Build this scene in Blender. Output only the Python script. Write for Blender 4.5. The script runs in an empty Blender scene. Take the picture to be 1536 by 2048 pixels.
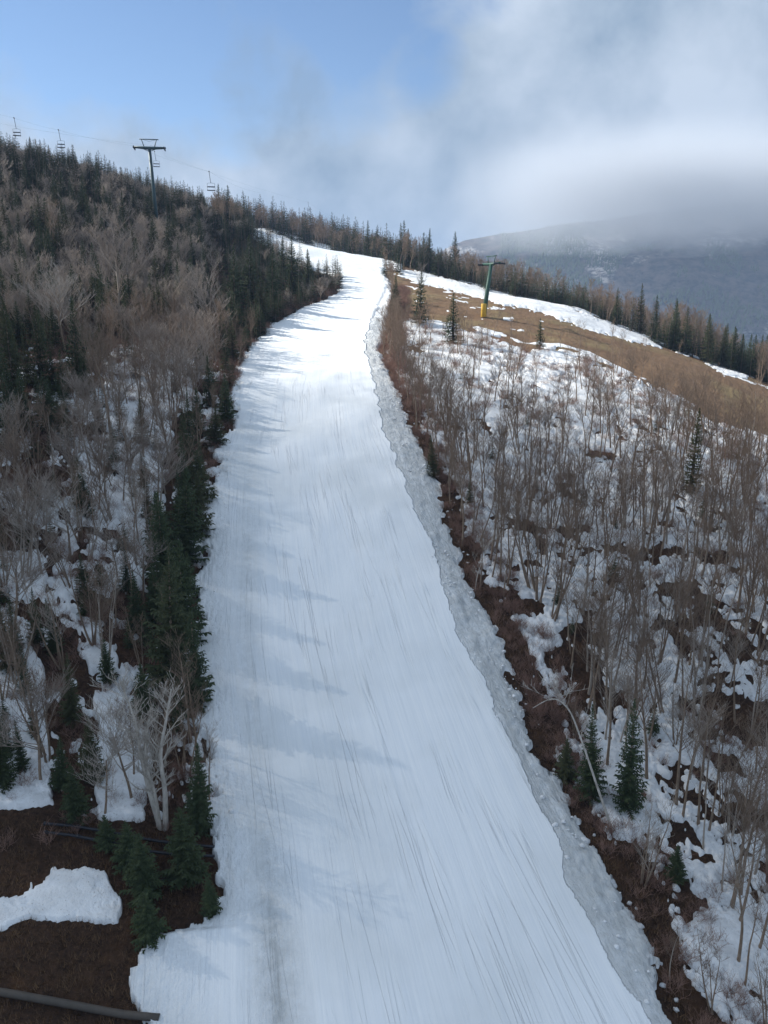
import bpy, math, random
import numpy as np
from mathutils import Vector, Matrix, Quaternion

random.seed(7)
rng = np.random.default_rng(7)
sc = bpy.context.scene
COL = sc.collection

# ------------------------------------------------------------------ camera
F = 1547.0
PITCH = math.radians(14.0)
SP, CP = math.sin(PITCH), math.cos(PITCH)


def unproj(px, py, zc):
    u = (px - 768.0) / F
    v = (1024.0 - py) / F
    return np.array([zc * u, zc * (CP + SP * v), zc * (-SP + CP * v)])


def proj(X, Y, Z):
    zc = Y * CP - Z * SP
    yc = Y * SP + Z * CP
    zs = np.maximum(zc, 1.0)
    return 768 + F * X / zs, 1024 - F * yc / zs, zc


cam = bpy.data.cameras.new('camera')
cam.sensor_fit = 'VERTICAL'
cam.sensor_height = 24
cam.lens = 24 * F / 2048.0
cam.clip_end = 20000
cam.clip_start = 0.5
camo = bpy.data.objects.new('camera', cam)
camo.rotation_euler = (math.radians(90) - PITCH, 0, 0)
COL.objects.link(camo)
sc.camera = camo

# ------------------------------------------------------------------ noise
TAB = np.random.default_rng(3).random((256, 256))


def vnoise(x, y):
    xi = np.floor(x).astype(np.int64)
    yi = np.floor(y).astype(np.int64)
    fx = x - xi
    fy = y - yi
    fx = fx * fx * (3 - 2 * fx)
    fy = fy * fy * (3 - 2 * fy)
    a = TAB[xi & 255, yi & 255]
    b = TAB[(xi + 1) & 255, yi & 255]
    c = TAB[xi & 255, (yi + 1) & 255]
    d = TAB[(xi + 1) & 255, (yi + 1) & 255]
    return (a * (1 - fx) + b * fx) * (1 - fy) + (c * (1 - fx) + d * fx) * fy


def fbm(x, y, o=4, seed=0.0):
    s = 0
    a = 1
    t = 0
    x = x + seed * 17.3
    y = y - seed * 9.1
    for i in range(o):
        s = s + a * vnoise(x, y)
        t += a
        a *= .5
        x, y = x * 1.62 + y * 1.2 + 11.3, y * 1.62 - x * 1.2 + 5.7
    return s / t


# ------------------------------------------------------------------ terrain
CTRL = [  # photo position and distance of points on the ground
    (300, 2048, 46), (800, 2048, 45), (1340, 2048, 45), (440, 1750, 54), (800, 1750, 54), (1210, 1750, 54),
    (420, 1500, 64), (750, 1500, 64), (1070, 1500, 64), (390, 1250, 77), (680, 1250, 77), (985, 1250, 77),
    (430, 1000, 96), (650, 1000, 96), (885, 1000, 96), (430, 880, 111), (640, 880, 111), (830, 880, 111),
    (480, 720, 148), (630, 720, 148), (770, 720, 148), (590, 600, 208), (690, 600, 208), (780, 600, 208),
    (700, 540, 260), (620, 500, 315), (540, 472, 352), (510, 460, 360), (750, 518, 298), (800, 533, 282),
    # right
    (1536, 2048, 46), (1536, 1750, 55), (1536, 1500, 66), (1300, 1500, 65), (1536, 1200, 84), (1250, 1200, 82),
    (1536, 1000, 108), (1200, 1000, 104), (1000, 1000, 100), (1536, 885, 142), (1350, 800, 152), (1150, 715, 165),
    (1000, 685, 172), (850, 645, 184), (1536, 775, 192), (1480, 752, 200), (1300, 685, 214), (1150, 618, 232),
    (1000, 590, 245), (900, 566, 256), (1800, 880, 190), (1800, 1000, 142), (1800, 1200, 100), (1800, 2048, 50),
    # behind the right crest
    (1536, 776, 240), (1300, 690, 265), (1150, 630, 290), (1000, 600, 320), (850, 565, 350), (1800, 900, 240),
    # left
    (0, 2000, 45), (0, 1700, 54), (0, 1400, 64), (0, 1100, 79), (0, 900, 96), (220, 900, 100), (0, 700, 130),
    (250, 700, 136), (420, 660, 172), (0, 500, 185), (250, 500, 205), (450, 520, 245), (0, 332, 262),
    (200, 375, 270), (330, 412, 290), (430, 448, 330), (-300, 1700, 56), (-300, 1100, 80), (-300, 700, 130),
    (-300, 240, 270), (-300, 430, 190),
    # behind the upper crests
    (0, 395, 340), (250, 425, 360), (430, 455, 420), (560, 466, 440), (700, 494, 410), (780, 526, 380),
    (-300, 360, 350), (330, 500, 540), (700, 545, 540), (1000, 630, 490),
]
P = np.array([unproj(*c) for c in CTRL])


def tps_k(r2):
    return np.where(r2 > 1e-9, r2 * np.log(np.maximum(r2, 1e-9)), 0)


SC = 100.0
PX = P[:, :2] / SC
n = len(PX)
K = tps_k(((PX[:, None] - PX[None]) ** 2).sum(-1)) + np.eye(n) * 0.003
Q = np.hstack([np.ones((n, 1)), PX])
A = np.zeros((n + 3, n + 3))
A[:n, :n] = K
A[:n, n:] = Q
A[n:, :n] = Q.T
sol = np.linalg.solve(A, np.concatenate([P[:, 2], np.zeros(3)]))
W, AF = sol[:n], sol[n:]


def H(x, y):
    x = np.asarray(x, float)
    y = np.asarray(y, float)
    xs, ys = x / SC, y / SC
    r = np.hypot(x, y)
    k = np.minimum(1.0, 560.0 / np.maximum(r, 1))
    xs, ys = xs * k, ys * k
    out = AF[0] + AF[1] * xs + AF[2] * ys
    for i in range(n):
        out = out + W[i] * tps_k((xs - PX[i, 0]) ** 2 + (ys - PX[i, 1]) ** 2)
    out = out + (fbm(x / 9, y / 9, 3, 1) - .5) * 1.3 * np.clip((np.hypot(x, y) - 30) / 60, 0.3, 1)
    far = np.clip(r - 420, 0, None)
    out = out - far * .55
    return np.maximum(out, -255)


def hit(px, py, lo=25, hi=600):
    z = np.geomspace(lo, hi, 1500)
    p = unproj(px, py, z)
    d = p[2] - H(p[0], p[1])
    i = int(np.argmax(d < 0)) if (d < 0).any() else int(np.argmin(d))
    zz = z[max(i - 1, 0)]
    zz = (z[i] + zz) / 2
    q = unproj(px, py, zz)
    return Vector((q[0], q[1], float(H(q[0], q[1]))))


def inpoly(px, py, poly):
    r = np.zeros(px.shape, bool)
    m = len(poly)
    for i in range(m):
        x0, y0 = poly[i]
        x1, y1 = poly[(i + 1) % m]
        if y0 == y1:
            continue
        c = ((y0 > py) != (y1 > py)) & (px < (x1 - x0) * (py - y0) / (y1 - y0) + x0)
        r ^= c
    return r


PISTE_L = [(345, 2110), (262, 1990), (290, 1885), (380, 1870), (440, 1830), (450, 1750), (430, 1650), (405, 1500),
           (385, 1300), (400, 1150), (420, 1000), (445, 930), (432, 880), (462, 860), (465, 790), (480, 740),
           (500, 700), (550, 650), (600, 620), (660, 600), (680, 585), (682, 560), (645, 545), (600, 530),
           (560, 505), (520, 485), (495, 458)]
PISTE_T = [(560, 462), (600, 478), (670, 495), (740, 510), (803, 528), (800, 540), (760, 541)]
PISTE_R = [(775, 560), (785, 580), (778, 620), (772, 660), (752, 700), (775, 745), (800, 800), (830, 885),
           (850, 920), (880, 965), (885, 1040), (905, 1090), (930, 1160), (960, 1210), (1000, 1280), (1025, 1360),
           (1050, 1430), (1070, 1510), (1120, 1600), (1180, 1700), (1240, 1790), (1290, 1900), (1350, 2048),
           (1385, 2130)]
PISTE = PISTE_L + PISTE_T + PISTE_R
GROOM_R = [(770, 560), (765, 600), (745, 640), (730, 690), (745, 760), (780, 890), (850, 1090), (940, 1330),
           (1060, 1600), (1160, 1800), (1290, 2048), (1330, 2130)]
RIBBON = [[(800, 541), (850, 546), (905, 562), (960, 572), (1000, 586), (1060, 592), (1120, 608), (1200, 641),
           (1300, 673), (1335, 690), (1318, 694), (1250, 679), (1180, 660), (1080, 622), (1000, 606), (900, 579),
           (840, 566), (805, 552)],
          [(1405, 705), (1450, 730), (1500, 756), (1460, 752), (1420, 730)],
          [(1095, 585), (1150, 600), (1210, 622), (1190, 632), (1120, 606)],
          [(1340, 690), (1380, 702), (1400, 716), (1360, 706)]]
RUN = [(770, 541), (805, 552), (840, 566), (900, 579), (1000, 606), (1080, 622), (1180, 660), (1250, 679),
       (1318, 694), (1400, 716), (1480, 755), (1536, 778), (1750, 880), (1750, 1010), (1536, 888), (1430, 850),
       (1330, 790), (1250, 755), (1180, 720), (1120, 703), (1050, 702), (1000, 682), (900, 652), (850, 640),
       (800, 642), (790, 600), (785, 570)]
BROWN = [[(1150, 872), (1215, 885), (1245, 905), (1200, 915), (1150, 900)],
         [(1035, 1030), (1150, 1070), (1300, 1110), (1420, 1190), (1560, 1260), (1560, 1320), (1400, 1250),
          (1250, 1190), (1120, 1120), (1050, 1080)],
         [(1320, 1230), (1420, 1210), (1560, 1330), (1560, 1480), (1470, 1450), (1390, 1380)],
         [(1400, 1500), (1470, 1510), (1450, 1545), (1405, 1530)], [(1480, 1590), (1560, 1640), (1560, 1690), (1500, 1650)],
         [(1150, 1200), (1210, 1230), (1200, 1300), (1160, 1270)], [(940, 820), (1010, 860), (960, 880)],
         [(760, 690), (830, 680), (850, 700), (800, 715)], [(820, 595), (880, 610), (870, 650), (800, 640)]]
SNOW_LEFT = [[(230, 690), (360, 680), (400, 740), (395, 800), (330, 830), (335, 900), (325, 1000), (300, 1100),
              (290, 1180), (240, 1150), (240, 1000), (250, 880), (130, 820), (200, 790)],
             [(150, 900), (235, 960), (235, 1060), (135, 1050)], [(-150, 1230), (0, 1220), (60, 1250), (100, 1450), (110, 1610), (-150, 1640)],
             [(190, 1390), (270, 1400), (300, 1500), (275, 1640), (195, 1640)], [(165, 1310), (230, 1290), (235, 1345), (180, 1345)],
             [(-100, 1810), (0, 1800), (45, 1790), (90, 1738), (205, 1738), (240, 1800), (240, 1845), (60, 1838), (0, 1862), (-100, 1880)],
             [(0, 1110), (80, 1100), (90, 1190), (20, 1200)], [(100, 1655), (190, 1670), (240, 1690), (170, 1690)]]
RIGHT_SNOW_T = 0.44


def edge_x(poly, py):
    pts = sorted([(b, a) for a, b in poly])
    return np.interp(py, [p[0] for p in pts], [p[1] for p in pts])


NR, NA = 1250, 1050
rr = 24 * (1250 / 24) ** np.linspace(0, 1, NR)
aa = np.radians(np.linspace(-41, 40, NA))
R_, A_ = np.meshgrid(rr, aa, indexing='ij')
GX = (R_ * np.sin(A_)).ravel()
GY = (R_ * np.cos(A_)).ravel()
GZ = H(GX, GY)
gpx, gpy, gzc = proj(GX, GY, GZ)
mperpx = gzc / F
j1 = (fbm(GX / .9, GY / .9, 3, 2) - .5)
j2 = (fbm(GX / .9, GY / .9, 3, 5) - .5)
j3 = (fbm(GX / .32, GY / .32, 3, 15) - .5)
jl = (fbm(GX / 4, GY / 4, 3, 12) - .5)
qx = gpx + (j1 * 1.8 + j3 * .8 + jl * 2.0) / mperpx * np.where(gpx > 768, 1.0, 1.3)
qy = gpy + (j2 * .8 + j3 * .5) / mperpx * .6
piste = inpoly(qx, qy, PISTE) & (gzc < 420)
groom_lim = edge_x(GROOM_R, gpy)
groomed = piste & (gpx < groom_lim + (jl * 1.8 + (fbm(GX / 11, GY / 11, 2, 77) - .5) * .9 + j3 * .25) / mperpx)
bank = piste & ~groomed & (gpy > 640)
ribbon = np.zeros_like(piste)
for p_ in RIBBON:
    ribbon |= inpoly(gpx + j1 * 26 + jl * 20, gpy + j2 * 12 + jl * 9, p_)
ribbon &= (gzc < 330)
run = inpoly(gpx + jl * 12, gpy + j2 * 12 + jl * 16, RUN) & (gzc < 300)
nz = fbm(GX / 4.2, GY / 4.2, 5, 8)
nz2 = fbm(GX / 2.2, GY / 2.2, 3, 9)
pl = edge_x(PISTE_L, gpy)
pr = edge_x(PISTE_R, gpy)
right = gpx > pr
thr = np.interp(gpy, [600, 900, 1150, 2000], [.33, .39, .46, .45])
strip = np.clip(1 - (gpx - pr) * mperpx / 2.9, 0, 1)
fld = nz * .55 + nz2 * .30 + j1 * .34 + j3 * .26 + .075 - thr - strip * .5
for p_ in BROWN:
    fld = fld - .10 * inpoly(gpx + jl * 60 + j1 * 20, gpy + jl * 30 + j2 * 15, p_)
snowR = right & (fld > 0) & (gpy > 600) & ~run & (gzc < 195)
fldL = nz * .5 + nz2 * .4 + j1 * .35 + j3 * .3 + .05 - .58 - np.clip((720 - gpy) / 60, 0, 1) * .5
for p_ in SNOW_LEFT:
    fldL = fldL + .3 * inpoly(gpx + jl * 40 + j1 * 20, gpy + jl * 20 + j2 * 12, p_)
fldL = np.where((gpy > 1640) & (gpx < 480) & ~inpoly(gpx + j1 * 14, gpy + j2 * 14, SNOW_LEFT[5]), -.1, fldL)
snowL = (gpx < pl) & (fldL > 0)
runedge = run & ~inpoly(gpx, gpy + 16, RUN) & (gpy > 640) & (nz > .52)
run &= ~runedge
snowR |= runedge | (run & (nz * .6 + nz2 * .3 + j1 * .4 > .655) & (gpx < 1100))
run &= ~snowR
patch = (snowR | snowL | ribbon) & ~piste & ~(run & ~ribbon)
sd = np.zeros_like(GZ)
base_n = fbm(GX / 1.1, GY / 1.1, 4, 21)
sd[patch] = .10 + np.clip(np.where(right, fld, fldL), 0, .12)[patch] * 2.2 + base_n[patch] * .08
flk = patch & inpoly(gpx, gpy + 10, RUN) & ~ribbon
sd[flk] = .05
lowp = patch & ~right & (gpy > 1700)
sd[lowp] *= .55
sd[ribbon] = .25
sd[piste] = .55
lat = (gpx - groom_lim) * mperpx
sd = np.where(bank, .80 - np.clip(lat, 0, 4.5) * .18 + ((fbm(GX / .34, GY / .34, 4, 31) - .5) * .17 + np.clip(fbm(GX / 1.6, GY / 1.6, 3, 35) - .5, 0, 1) * .8) * np.clip(lat / .9, 0, 1), sd)
latL = (gpx - pl) * mperpx
roughL = np.clip(1 - latL / 4.5, 0, 1) * (gpy > 900)
sd = np.where(groomed, .55 + np.clip((latL) / 3, 0, 1) * .25 + roughL * (fbm(GX / .45, GY / .8, 3, 33) - .5) * .22, sd)
brown_h = (fbm(GX / .5, GY / .5, 4, 41) - .5) * .35 * (~(piste | patch)) * np.clip((gzc - 30) / 30, 0, 1)
GZs = GZ + sd + brown_h
fr = np.clip((right * 1.0) * (fbm(GX / 25, GY / 25, 3, 51) - .1), 0, 1)

idx = np.arange(NR * NA).reshape(NR, NA)


def smooth_edges(lab2, its=2):
    """relax the outline between kinds of ground so it does not follow the grid"""
    global GX, GY, GZs
    q = np.stack([lab2[:-1, :-1], lab2[:-1, 1:], lab2[1:, 1:], lab2[1:, :-1]], -1).max(-1)
    hb = np.nonzero(q[1:, :] != q[:-1, :])
    vb = np.nonzero(q[:, 1:] != q[:, :-1])
    e0 = np.concatenate([idx[hb[0] + 1, hb[1]], idx[vb[0], vb[1] + 1]])
    e1 = np.concatenate([idx[hb[0] + 1, hb[1] + 1], idx[vb[0] + 1, vb[1] + 1]])
    cnt = np.bincount(e0, minlength=NR * NA) + np.bincount(e1, minlength=NR * NA)
    m = cnt >= 2
    for it in range(its):
        for arr in (GX, GY, GZs):
            sm = np.bincount(e0, arr[e1], NR * NA) + np.bincount(e1, arr[e0], NR * NA)
            arr[m] = .45 * arr[m] + .55 * sm[m] / cnt[m]


quads = np.stack([idx[:-1, :-1], idx[:-1, 1:], idx[1:, 1:], idx[1:, :-1]], -1).reshape(-1, 4)
quads = quads[:, ::-1]
lab = np.where(piste, 2, np.where(patch, 1, 0))
ql = lab[quads].max(1)
smooth_edges(lab.reshape(NR, NA))
LREF = np.interp(gpy, [460, 560, 640, 780, 900, 1300, 1700, 2048], [520, 600, 560, 480, 440, 400, 415, 400])
pu = (gpx - LREF) / (groom_lim - LREF + 1)
# even lateral coordinate that runs with the fall line of the piste, in metres
YS = np.array([36, 46, 57, 72, 93, 108, 150, 215, 280, 330, 380.])


def mesh_np(name, verts, faces, mat=None, attrs=None, smooth=True):
    me = bpy.data.meshes.new(name)
    faces = np.asarray(faces)
    k = faces.shape[1]
    me.vertices.add(len(verts))
    me.vertices.foreach_set('co', np.asarray(verts, np.float32).ravel())
    me.loops.add(len(faces) * k)
    me.loops.foreach_set('vertex_index', faces.astype(np.int32).ravel())
    me.polygons.add(len(faces))
    me.polygons.foreach_set('loop_start', (np.arange(len(faces)) * k).astype(np.int32))
    if smooth:
        me.polygons.foreach_set('use_smooth', np.ones(len(faces), bool))
    me.update(calc_edges=True)
    for kx, v in (attrs or {}).items():
        a = me.attributes.new(kx, 'FLOAT', 'POINT')
        a.data.foreach_set('value', np.asarray(v, np.float32))
    if mat:
        me.materials.append(mat)
    return me


def link(name, me, parent=None):
    o = bpy.data.objects.new(name, me)
    COL.objects.link(o)
    if parent:
        o.parent = parent
    return o


def tag(o, label=None, cat=None, group=None, kind=None):
    if label:
        o['label'] = label
    if cat:
        o['category'] = cat
    if group:
        o['group'] = group
    if kind:
        o['kind'] = kind
    return o


# ------------------------------------------------------------------ materials
class NT:
    def __init__(s, name, world=False):
        if world:
            s.m = bpy.data.worlds.new(name)
        else:
            s.m = bpy.data.materials.new(name)
        s.m.use_nodes = True
        s.t = s.m.node_tree
        s.t.nodes.clear()

    def n(s, typ, **kw):
        nd = s.t.nodes.new(typ)
        for k, v in kw.items():
            if k.startswith('i_'):
                nd.inputs[k[2:].replace('_', ' ')].default_value = v
            else:
                setattr(nd, k, v)
        return nd

    def l(s, a, b):
        s.t.links.new(a, b)

    def math(s, op, a, b=None, c=None, clamp=False):
        nd = s.t.nodes.new('ShaderNodeMath')
        nd.operation = op
        nd.use_clamp = clamp
        for i, v in enumerate((a, b, c)):
            if v is None:
                continue
            if hasattr(v, 'links') or hasattr(v, 'is_linked'):
                s.l(v, nd.inputs[i])
            else:
                nd.inputs[i].default_value = v
        return nd.outputs[0]

    def mix(s, fac, a, b):
        nd = s.t.nodes.new('ShaderNodeMix')
        nd.data_type = 'RGBA'
        nd.clamp_factor = True
        for sock, v in ((nd.inputs[0], fac), (nd.inputs[6], a), (nd.inputs[7], b)):
            if hasattr(v, 'is_linked'):
                s.l(v, sock)
            elif isinstance(v, (int, float)):
                sock.default_value = v
            else:
                sock.default_value = (*v, 1)
        return nd.outputs[2]

    def noise(s, vec, scale, detail=4, rough=.55, dist=0):
        nd = s.n('ShaderNodeTexNoise')
        nd.inputs['Scale'].default_value = scale
        nd.inputs['Detail'].default_value = detail
        nd.inputs['Roughness'].default_value = rough
        nd.inputs['Distortion'].default_value = dist
        if vec is not None:
            s.l(vec, nd.inputs['Vector'])
        return nd.outputs['Fac']

    def ramp(s, v, lo, hi):
        nd = s.n('ShaderNodeMapRange')
        nd.clamp = True
        s.l(v, nd.inputs['Value'])
        nd.inputs['From Min'].default_value = lo
        nd.inputs['From Max'].default_value = hi
        return nd.outputs['Result']

    def attr(s, name):
        return s.n('ShaderNodeAttribute', attribute_name=name).outputs['Fac']

    def finish(s, col, rough=.8, bump=None, bstr=.5, bdist=.1, spec=.3, metal=0, sub=0):
        b = s.n('ShaderNodeBsdfPrincipled')
        if hasattr(col, 'is_linked'):
            s.l(col, b.inputs['Base Color'])
        else:
            b.inputs['Base Color'].default_value = (*col, 1)
        b.inputs['Roughness'].default_value = rough
        b.inputs['Specular IOR Level'].default_value = spec
        b.inputs['Metallic'].default_value = metal
        if bump is not None:
            bp = s.n('ShaderNodeBump')
            if hasattr(bstr, 'is_linked'):
                s.l(bstr, bp.inputs['Strength'])
            else:
                bp.inputs['Strength'].default_value = bstr
            bp.inputs['Distance'].default_value = bdist
            s.l(bump, bp.inputs['Height'])
            s.l(bp.outputs[0], b.inputs['Normal'])
        o = s.n('ShaderNodeOutputMaterial')
        s.l(b.outputs[0], o.inputs['Surface'])
        return s.m


def combine(s, x, y, z=0.0):
    nd = s.n('ShaderNodeCombineXYZ')
    for i, v in enumerate((x, y, z)):
        if hasattr(v, 'is_linked'):
            s.l(v, nd.inputs[i])
        else:
            nd.inputs[i].default_value = v
    return nd.outputs[0]


def mat_piste():
    s = NT('groomed_snow')
    co = s.n('ShaderNodeTexCoord').outputs['Object']
    u, v, dirt, rough = s.attr('pu'), s.attr('pv'), s.attr('dirt'), s.attr('rough')
    streak = s.noise(combine(s, s.math('MULTIPLY', u, 46), s.math('MULTIPLY', v, .05)), 1, 5, .65, .3)
    fine = s.noise(combine(s, s.math('MULTIPLY', u, 170), s.math('MULTIPLY', v, .12)), 1, 3, .6, .4)
    # edges of ski and machine tracks: thin dark lines that come and go
    tr = s.noise(combine(s, s.math('MULTIPLY', u, 34), s.math('MULTIPLY', v, .018)), 1, 2, .45, .25)
    u2 = s.math('ADD', u, s.math('MULTIPLY', v, .0035))
    tr2 = s.noise(combine(s, s.math('MULTIPLY', u2, 22), s.math('MULTIPLY', v, .025)), 1, 2, .45, .3)
    line = s.math('SUBTRACT', 1, s.ramp(s.math('ABSOLUTE', s.math('SUBTRACT', tr, .5)), 0, .012))
    line = s.math('MAXIMUM', line, s.math('SUBTRACT', 1, s.ramp(s.math('ABSOLUTE', s.math('SUBTRACT', tr2, .5)), 0, .009)))
    line = s.math('MULTIPLY', line, s.ramp(s.noise(combine(s, s.math('MULTIPLY', u, 8), s.math('MULTIPLY', v, .06)), 1, 4, .6), .46, .60))
    blotch = s.noise(co, .09, 4, .55)
    mott = s.noise(co, 1.1, 5, .6)
    base = s.mix(s.ramp(streak, .3, .7), (.80, .835, .87), (.88, .90, .91))
    base = s.mix(s.math('MULTIPLY', s.ramp(blotch, .45, .66), .5), base, (.66, .685, .69))
    base = s.mix(s.math('MULTIPLY', s.ramp(fine, .45, .70), .30), base, (.60, .65, .70))
    base = s.mix(s.math('MULTIPLY', line, .22), base, (.40, .46, .52))
    d2 = s.math('MULTIPLY', dirt, s.ramp(s.math('ADD', s.math('MULTIPLY', mott, .6), s.math('MULTIPLY', streak, .4)), .30, .60), clamp=True)
    d2 = s.math('ADD', d2, s.math('MULTIPLY', s.ramp(dirt, .85, 1), .14), clamp=True)
    base = s.mix(s.math('MULTIPLY', d2, .8), base, (.47, .49, .49))
    rn = s.noise(co, 2.6, 6, .65)
    rn2 = s.noise(combine(s, s.math('MULTIPLY', u, 60), s.math('MULTIPLY', v, .9)), 1, 3, .6, .8)
    h = s.math('ADD', s.math('MULTIPLY', fine, .12), s.math('MULTIPLY', line, -.25))
    h = s.math('ADD', h, s.math('MULTIPLY', s.math('MULTIPLY', s.math('ADD', rn, rn2), rough), 1.3))
    return s.finish(base, .55, h, .75, .22, .25)


def mat_snow():
    s = NT('old_snow')
    co = s.n('ShaderNodeTexCoord').outputs['Object']
    mott = s.noise(co, .7, 6, .62)
    spk = s.noise(co, 6, 3, .6)
    base = s.mix(s.ramp(mott, .35, .7), (.84, .86, .88), (.66, .67, .68))
    base = s.mix(s.math('MULTIPLY', s.ramp(spk, .62, .72), .5), base, (.22, .18, .14))
    h = s.math('ADD', mott, s.math('MULTIPLY', spk, .3))
    return s.finish(base, .6, h, .8, .35, .2)


def mat_ground():
    s = NT('leaf_litter')
    co = s.n('ShaderNodeTexCoord').outputs['Object']
    g = s.attr('grass')
    n1 = s.noise(co, .35, 6, .65)
    n2 = s.noise(co, 3.5, 5, .7)
    n3 = s.noise(co, .06, 4, .6)
    lit = s.mix(s.ramp(n2, .3, .7), (.022, .014, .010), (.085, .050, .033))
    lit = s.mix(s.math('MULTIPLY', s.ramp(n1, .5, .7), .5), lit, (.13, .068, .036))
    lit = s.mix(s.math('MULTIPLY', s.ramp(s.noise(co, 9, 3, .7), .58, .72), .6), lit, (.17, .11, .065))
    gr = s.mix(s.ramp(n1, .3, .72), (.150, .094, .060), (.225, .148, .090))
    gr = s.mix(s.math('MULTIPLY', s.ramp(n2, .52, .75), .55), gr, (.10, .072, .045))
    gr = s.mix(s.math('MULTIPLY', s.ramp(n3, .5, .62), .6), gr, (.235, .19, .10))
    base = s.mix(g, lit, gr)
    return s.finish(base, .95, n2, 1, .25, .1)


def mat_bark(name, c1, c2, scale=6, rand=.5, low=.55):
    s = NT(name)
    co = s.n('ShaderNodeTexCoord').outputs['Object']
    oi = s.n('ShaderNodeObjectInfo').outputs['Random']
    mp = s.n('ShaderNodeMapping')
    s.l(co, mp.inputs[0])
    mp.inputs['Scale'].default_value = (1, 1, .35)
    n1 = s.noise(mp.outputs[0], scale, 5, .65)
    base = s.mix(s.ramp(n1, .35, .65), c1, c2)
    base = s.mix(s.math('MULTIPLY', oi, rand), base, tuple(x * low for x in c1))
    if rand > .3:
        base = s.mix(s.math('MULTIPLY', s.ramp(oi, .80, .86), .45), base, (.52, .48, .43))
    return s.finish(base, .9, n1, .5, .03, .1)


def mat_needles(name='spruce_needles', c1=(.036, .058, .030), c2=(.088, .112, .055)):
    s = NT(name)
    co = s.n('ShaderNodeTexCoord').outputs['Object']
    oi = s.n('ShaderNodeObjectInfo').outputs['Random']
    n1 = s.noise(co, 2.5, 4, .7)
    base = s.mix(s.ramp(n1, .35, .65), c1, c2)
    base = s.mix(s.math('MULTIPLY', oi, .55), base, (.050, .062, .030))
    base = s.mix(s.math('MULTIPLY', s.ramp(oi, .72, .80), .45), base, (.105, .10, .052))
    return s.finish(base, .85, None, spec=.15)


def mat_plain(name, c, rough=.6, metal=0, var=.25):
    s = NT(name)
    co = s.n('ShaderNodeTexCoord').outputs['Object']
    n1 = s.noise(co, 2.0, 5, .65)
    base = s.mix(s.math('MULTIPLY', s.ramp(n1, .4, .75), 1.0), c, tuple(x * (1 - var) for x in c))
    return s.finish(base, rough, n1, .15, .02, .4, metal)


M_PISTE, M_SNOW, M_GROUND = mat_piste(), mat_snow(), mat_ground()
M_BARK = mat_bark('grey_brown_bark', (.33, .25, .185), (.17, .125, .09), 5, .45)
M_TWIG = mat_bark('brown_twigs', (.27, .20, .15), (.18, .13, .095), 3, .4)
M_TWIGG = mat_bark('grey_twigs', (.38, .325, .28), (.27, .225, .19), 3, .4)
M_BIRCH = mat_bark('pale_birch_bark', (.55, .51, .46), (.33, .30, .26), 4, .0)
M_NEED = mat_needles()
M_NEEDY = mat_needles('yellow_green_needles', (.045, .055, .018), (.09, .09, .03))
M_STEEL = mat_plain('dark_teal_steel', (.035, .075, .085), .5, .2)
M_GREEN = mat_plain('dark_green_steel', (.025, .085, .06), .5, .1)
M_DARK = mat_plain('dark_chair_metal', (.03, .035, .045), .5, .3)
M_YEL = mat_plain('yellow_padding', (.62, .38, .04), .7, 0, .15)
M_WOOD = mat_plain('weathered_wood', (.11, .07, .05), .9)
M_PIPE = mat_plain('dark_pipe_metal', (.03, .032, .04), .5, .3)
M_PIPEG = mat_plain('grey_pipe_metal', (.085, .072, .06), .7, .0)
M_CHUNK = mat_snow()
M_CHUNK.name = 'snow_lump'


def submesh(name, mask, mat, attrs):
    q = quads[mask]
    used = np.unique(q)
    remap = np.full(NR * NA, -1, np.int64)
    remap[used] = np.arange(len(used))
    v = np.stack([GX, GY, GZs], 1)[used]
    me = mesh_np(name, v, remap[q], mat, {k: a[used] for k, a in attrs.items()})
    return link(name, me)


dirt = np.zeros_like(GZ)
dirt = np.where(bank, 1.0, dirt)
d_l = np.clip(1 - np.abs((gpx - np.interp(gpy, [900, 1300, 1700, 2048], [500, 490, 530, 560])) * mperpx) / 2.4, 0, 1)
dirt = np.maximum(dirt, d_l * .55 * (gpy > 860) + d_l * .55 * np.clip((gpy - 1650) / 250, 0, 1))
dirt = np.maximum(dirt, roughL * .35)
rough = np.where(bank, 1, np.maximum(roughL, d_l * np.clip((gpy - 1400) / 400, 0.25, 1)) * (gpy > 850))
rough = np.maximum(rough, np.clip((470 - gpx) / 90, 0, 1) * np.clip((gpy - 1720) / 120, 0, 1) * .6)
o = submesh('ski_piste', ql == 2, M_PISTE, {'pu': pu, 'pv': GY, 'dirt': dirt, 'rough': rough})
tag(o, 'long groomed white ski piste running up the hill', None, None, 'structure')
o = submesh('snow_patches', ql == 1, M_SNOW, {})
tag(o, 'patchy old snow lying under the bare trees', None, None, 'structure')
grass = np.where(run, 1.0, np.where((gzc > 150) & right, .6, 0.0))
o = submesh('hillside', ql == 0, M_GROUND, {'grass': grass})
tag(o, 'brown leaf litter and dead grass on the hillside', None, None, 'structure')

# ------------------------------------------------------------------ valley and mountain
def grid_mesh(name, X, Y, Z, mat):
    a, b = X.shape
    ii = np.arange(a * b).reshape(a, b)
    q = np.stack([ii[:-1, :-1], ii[1:, :-1], ii[1:, 1:], ii[:-1, 1:]], -1).reshape(-1, 4)
    return link(name, mesh_np(name, np.stack([X.ravel(), Y.ravel(), Z.ravel()], 1), q, mat))


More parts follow.
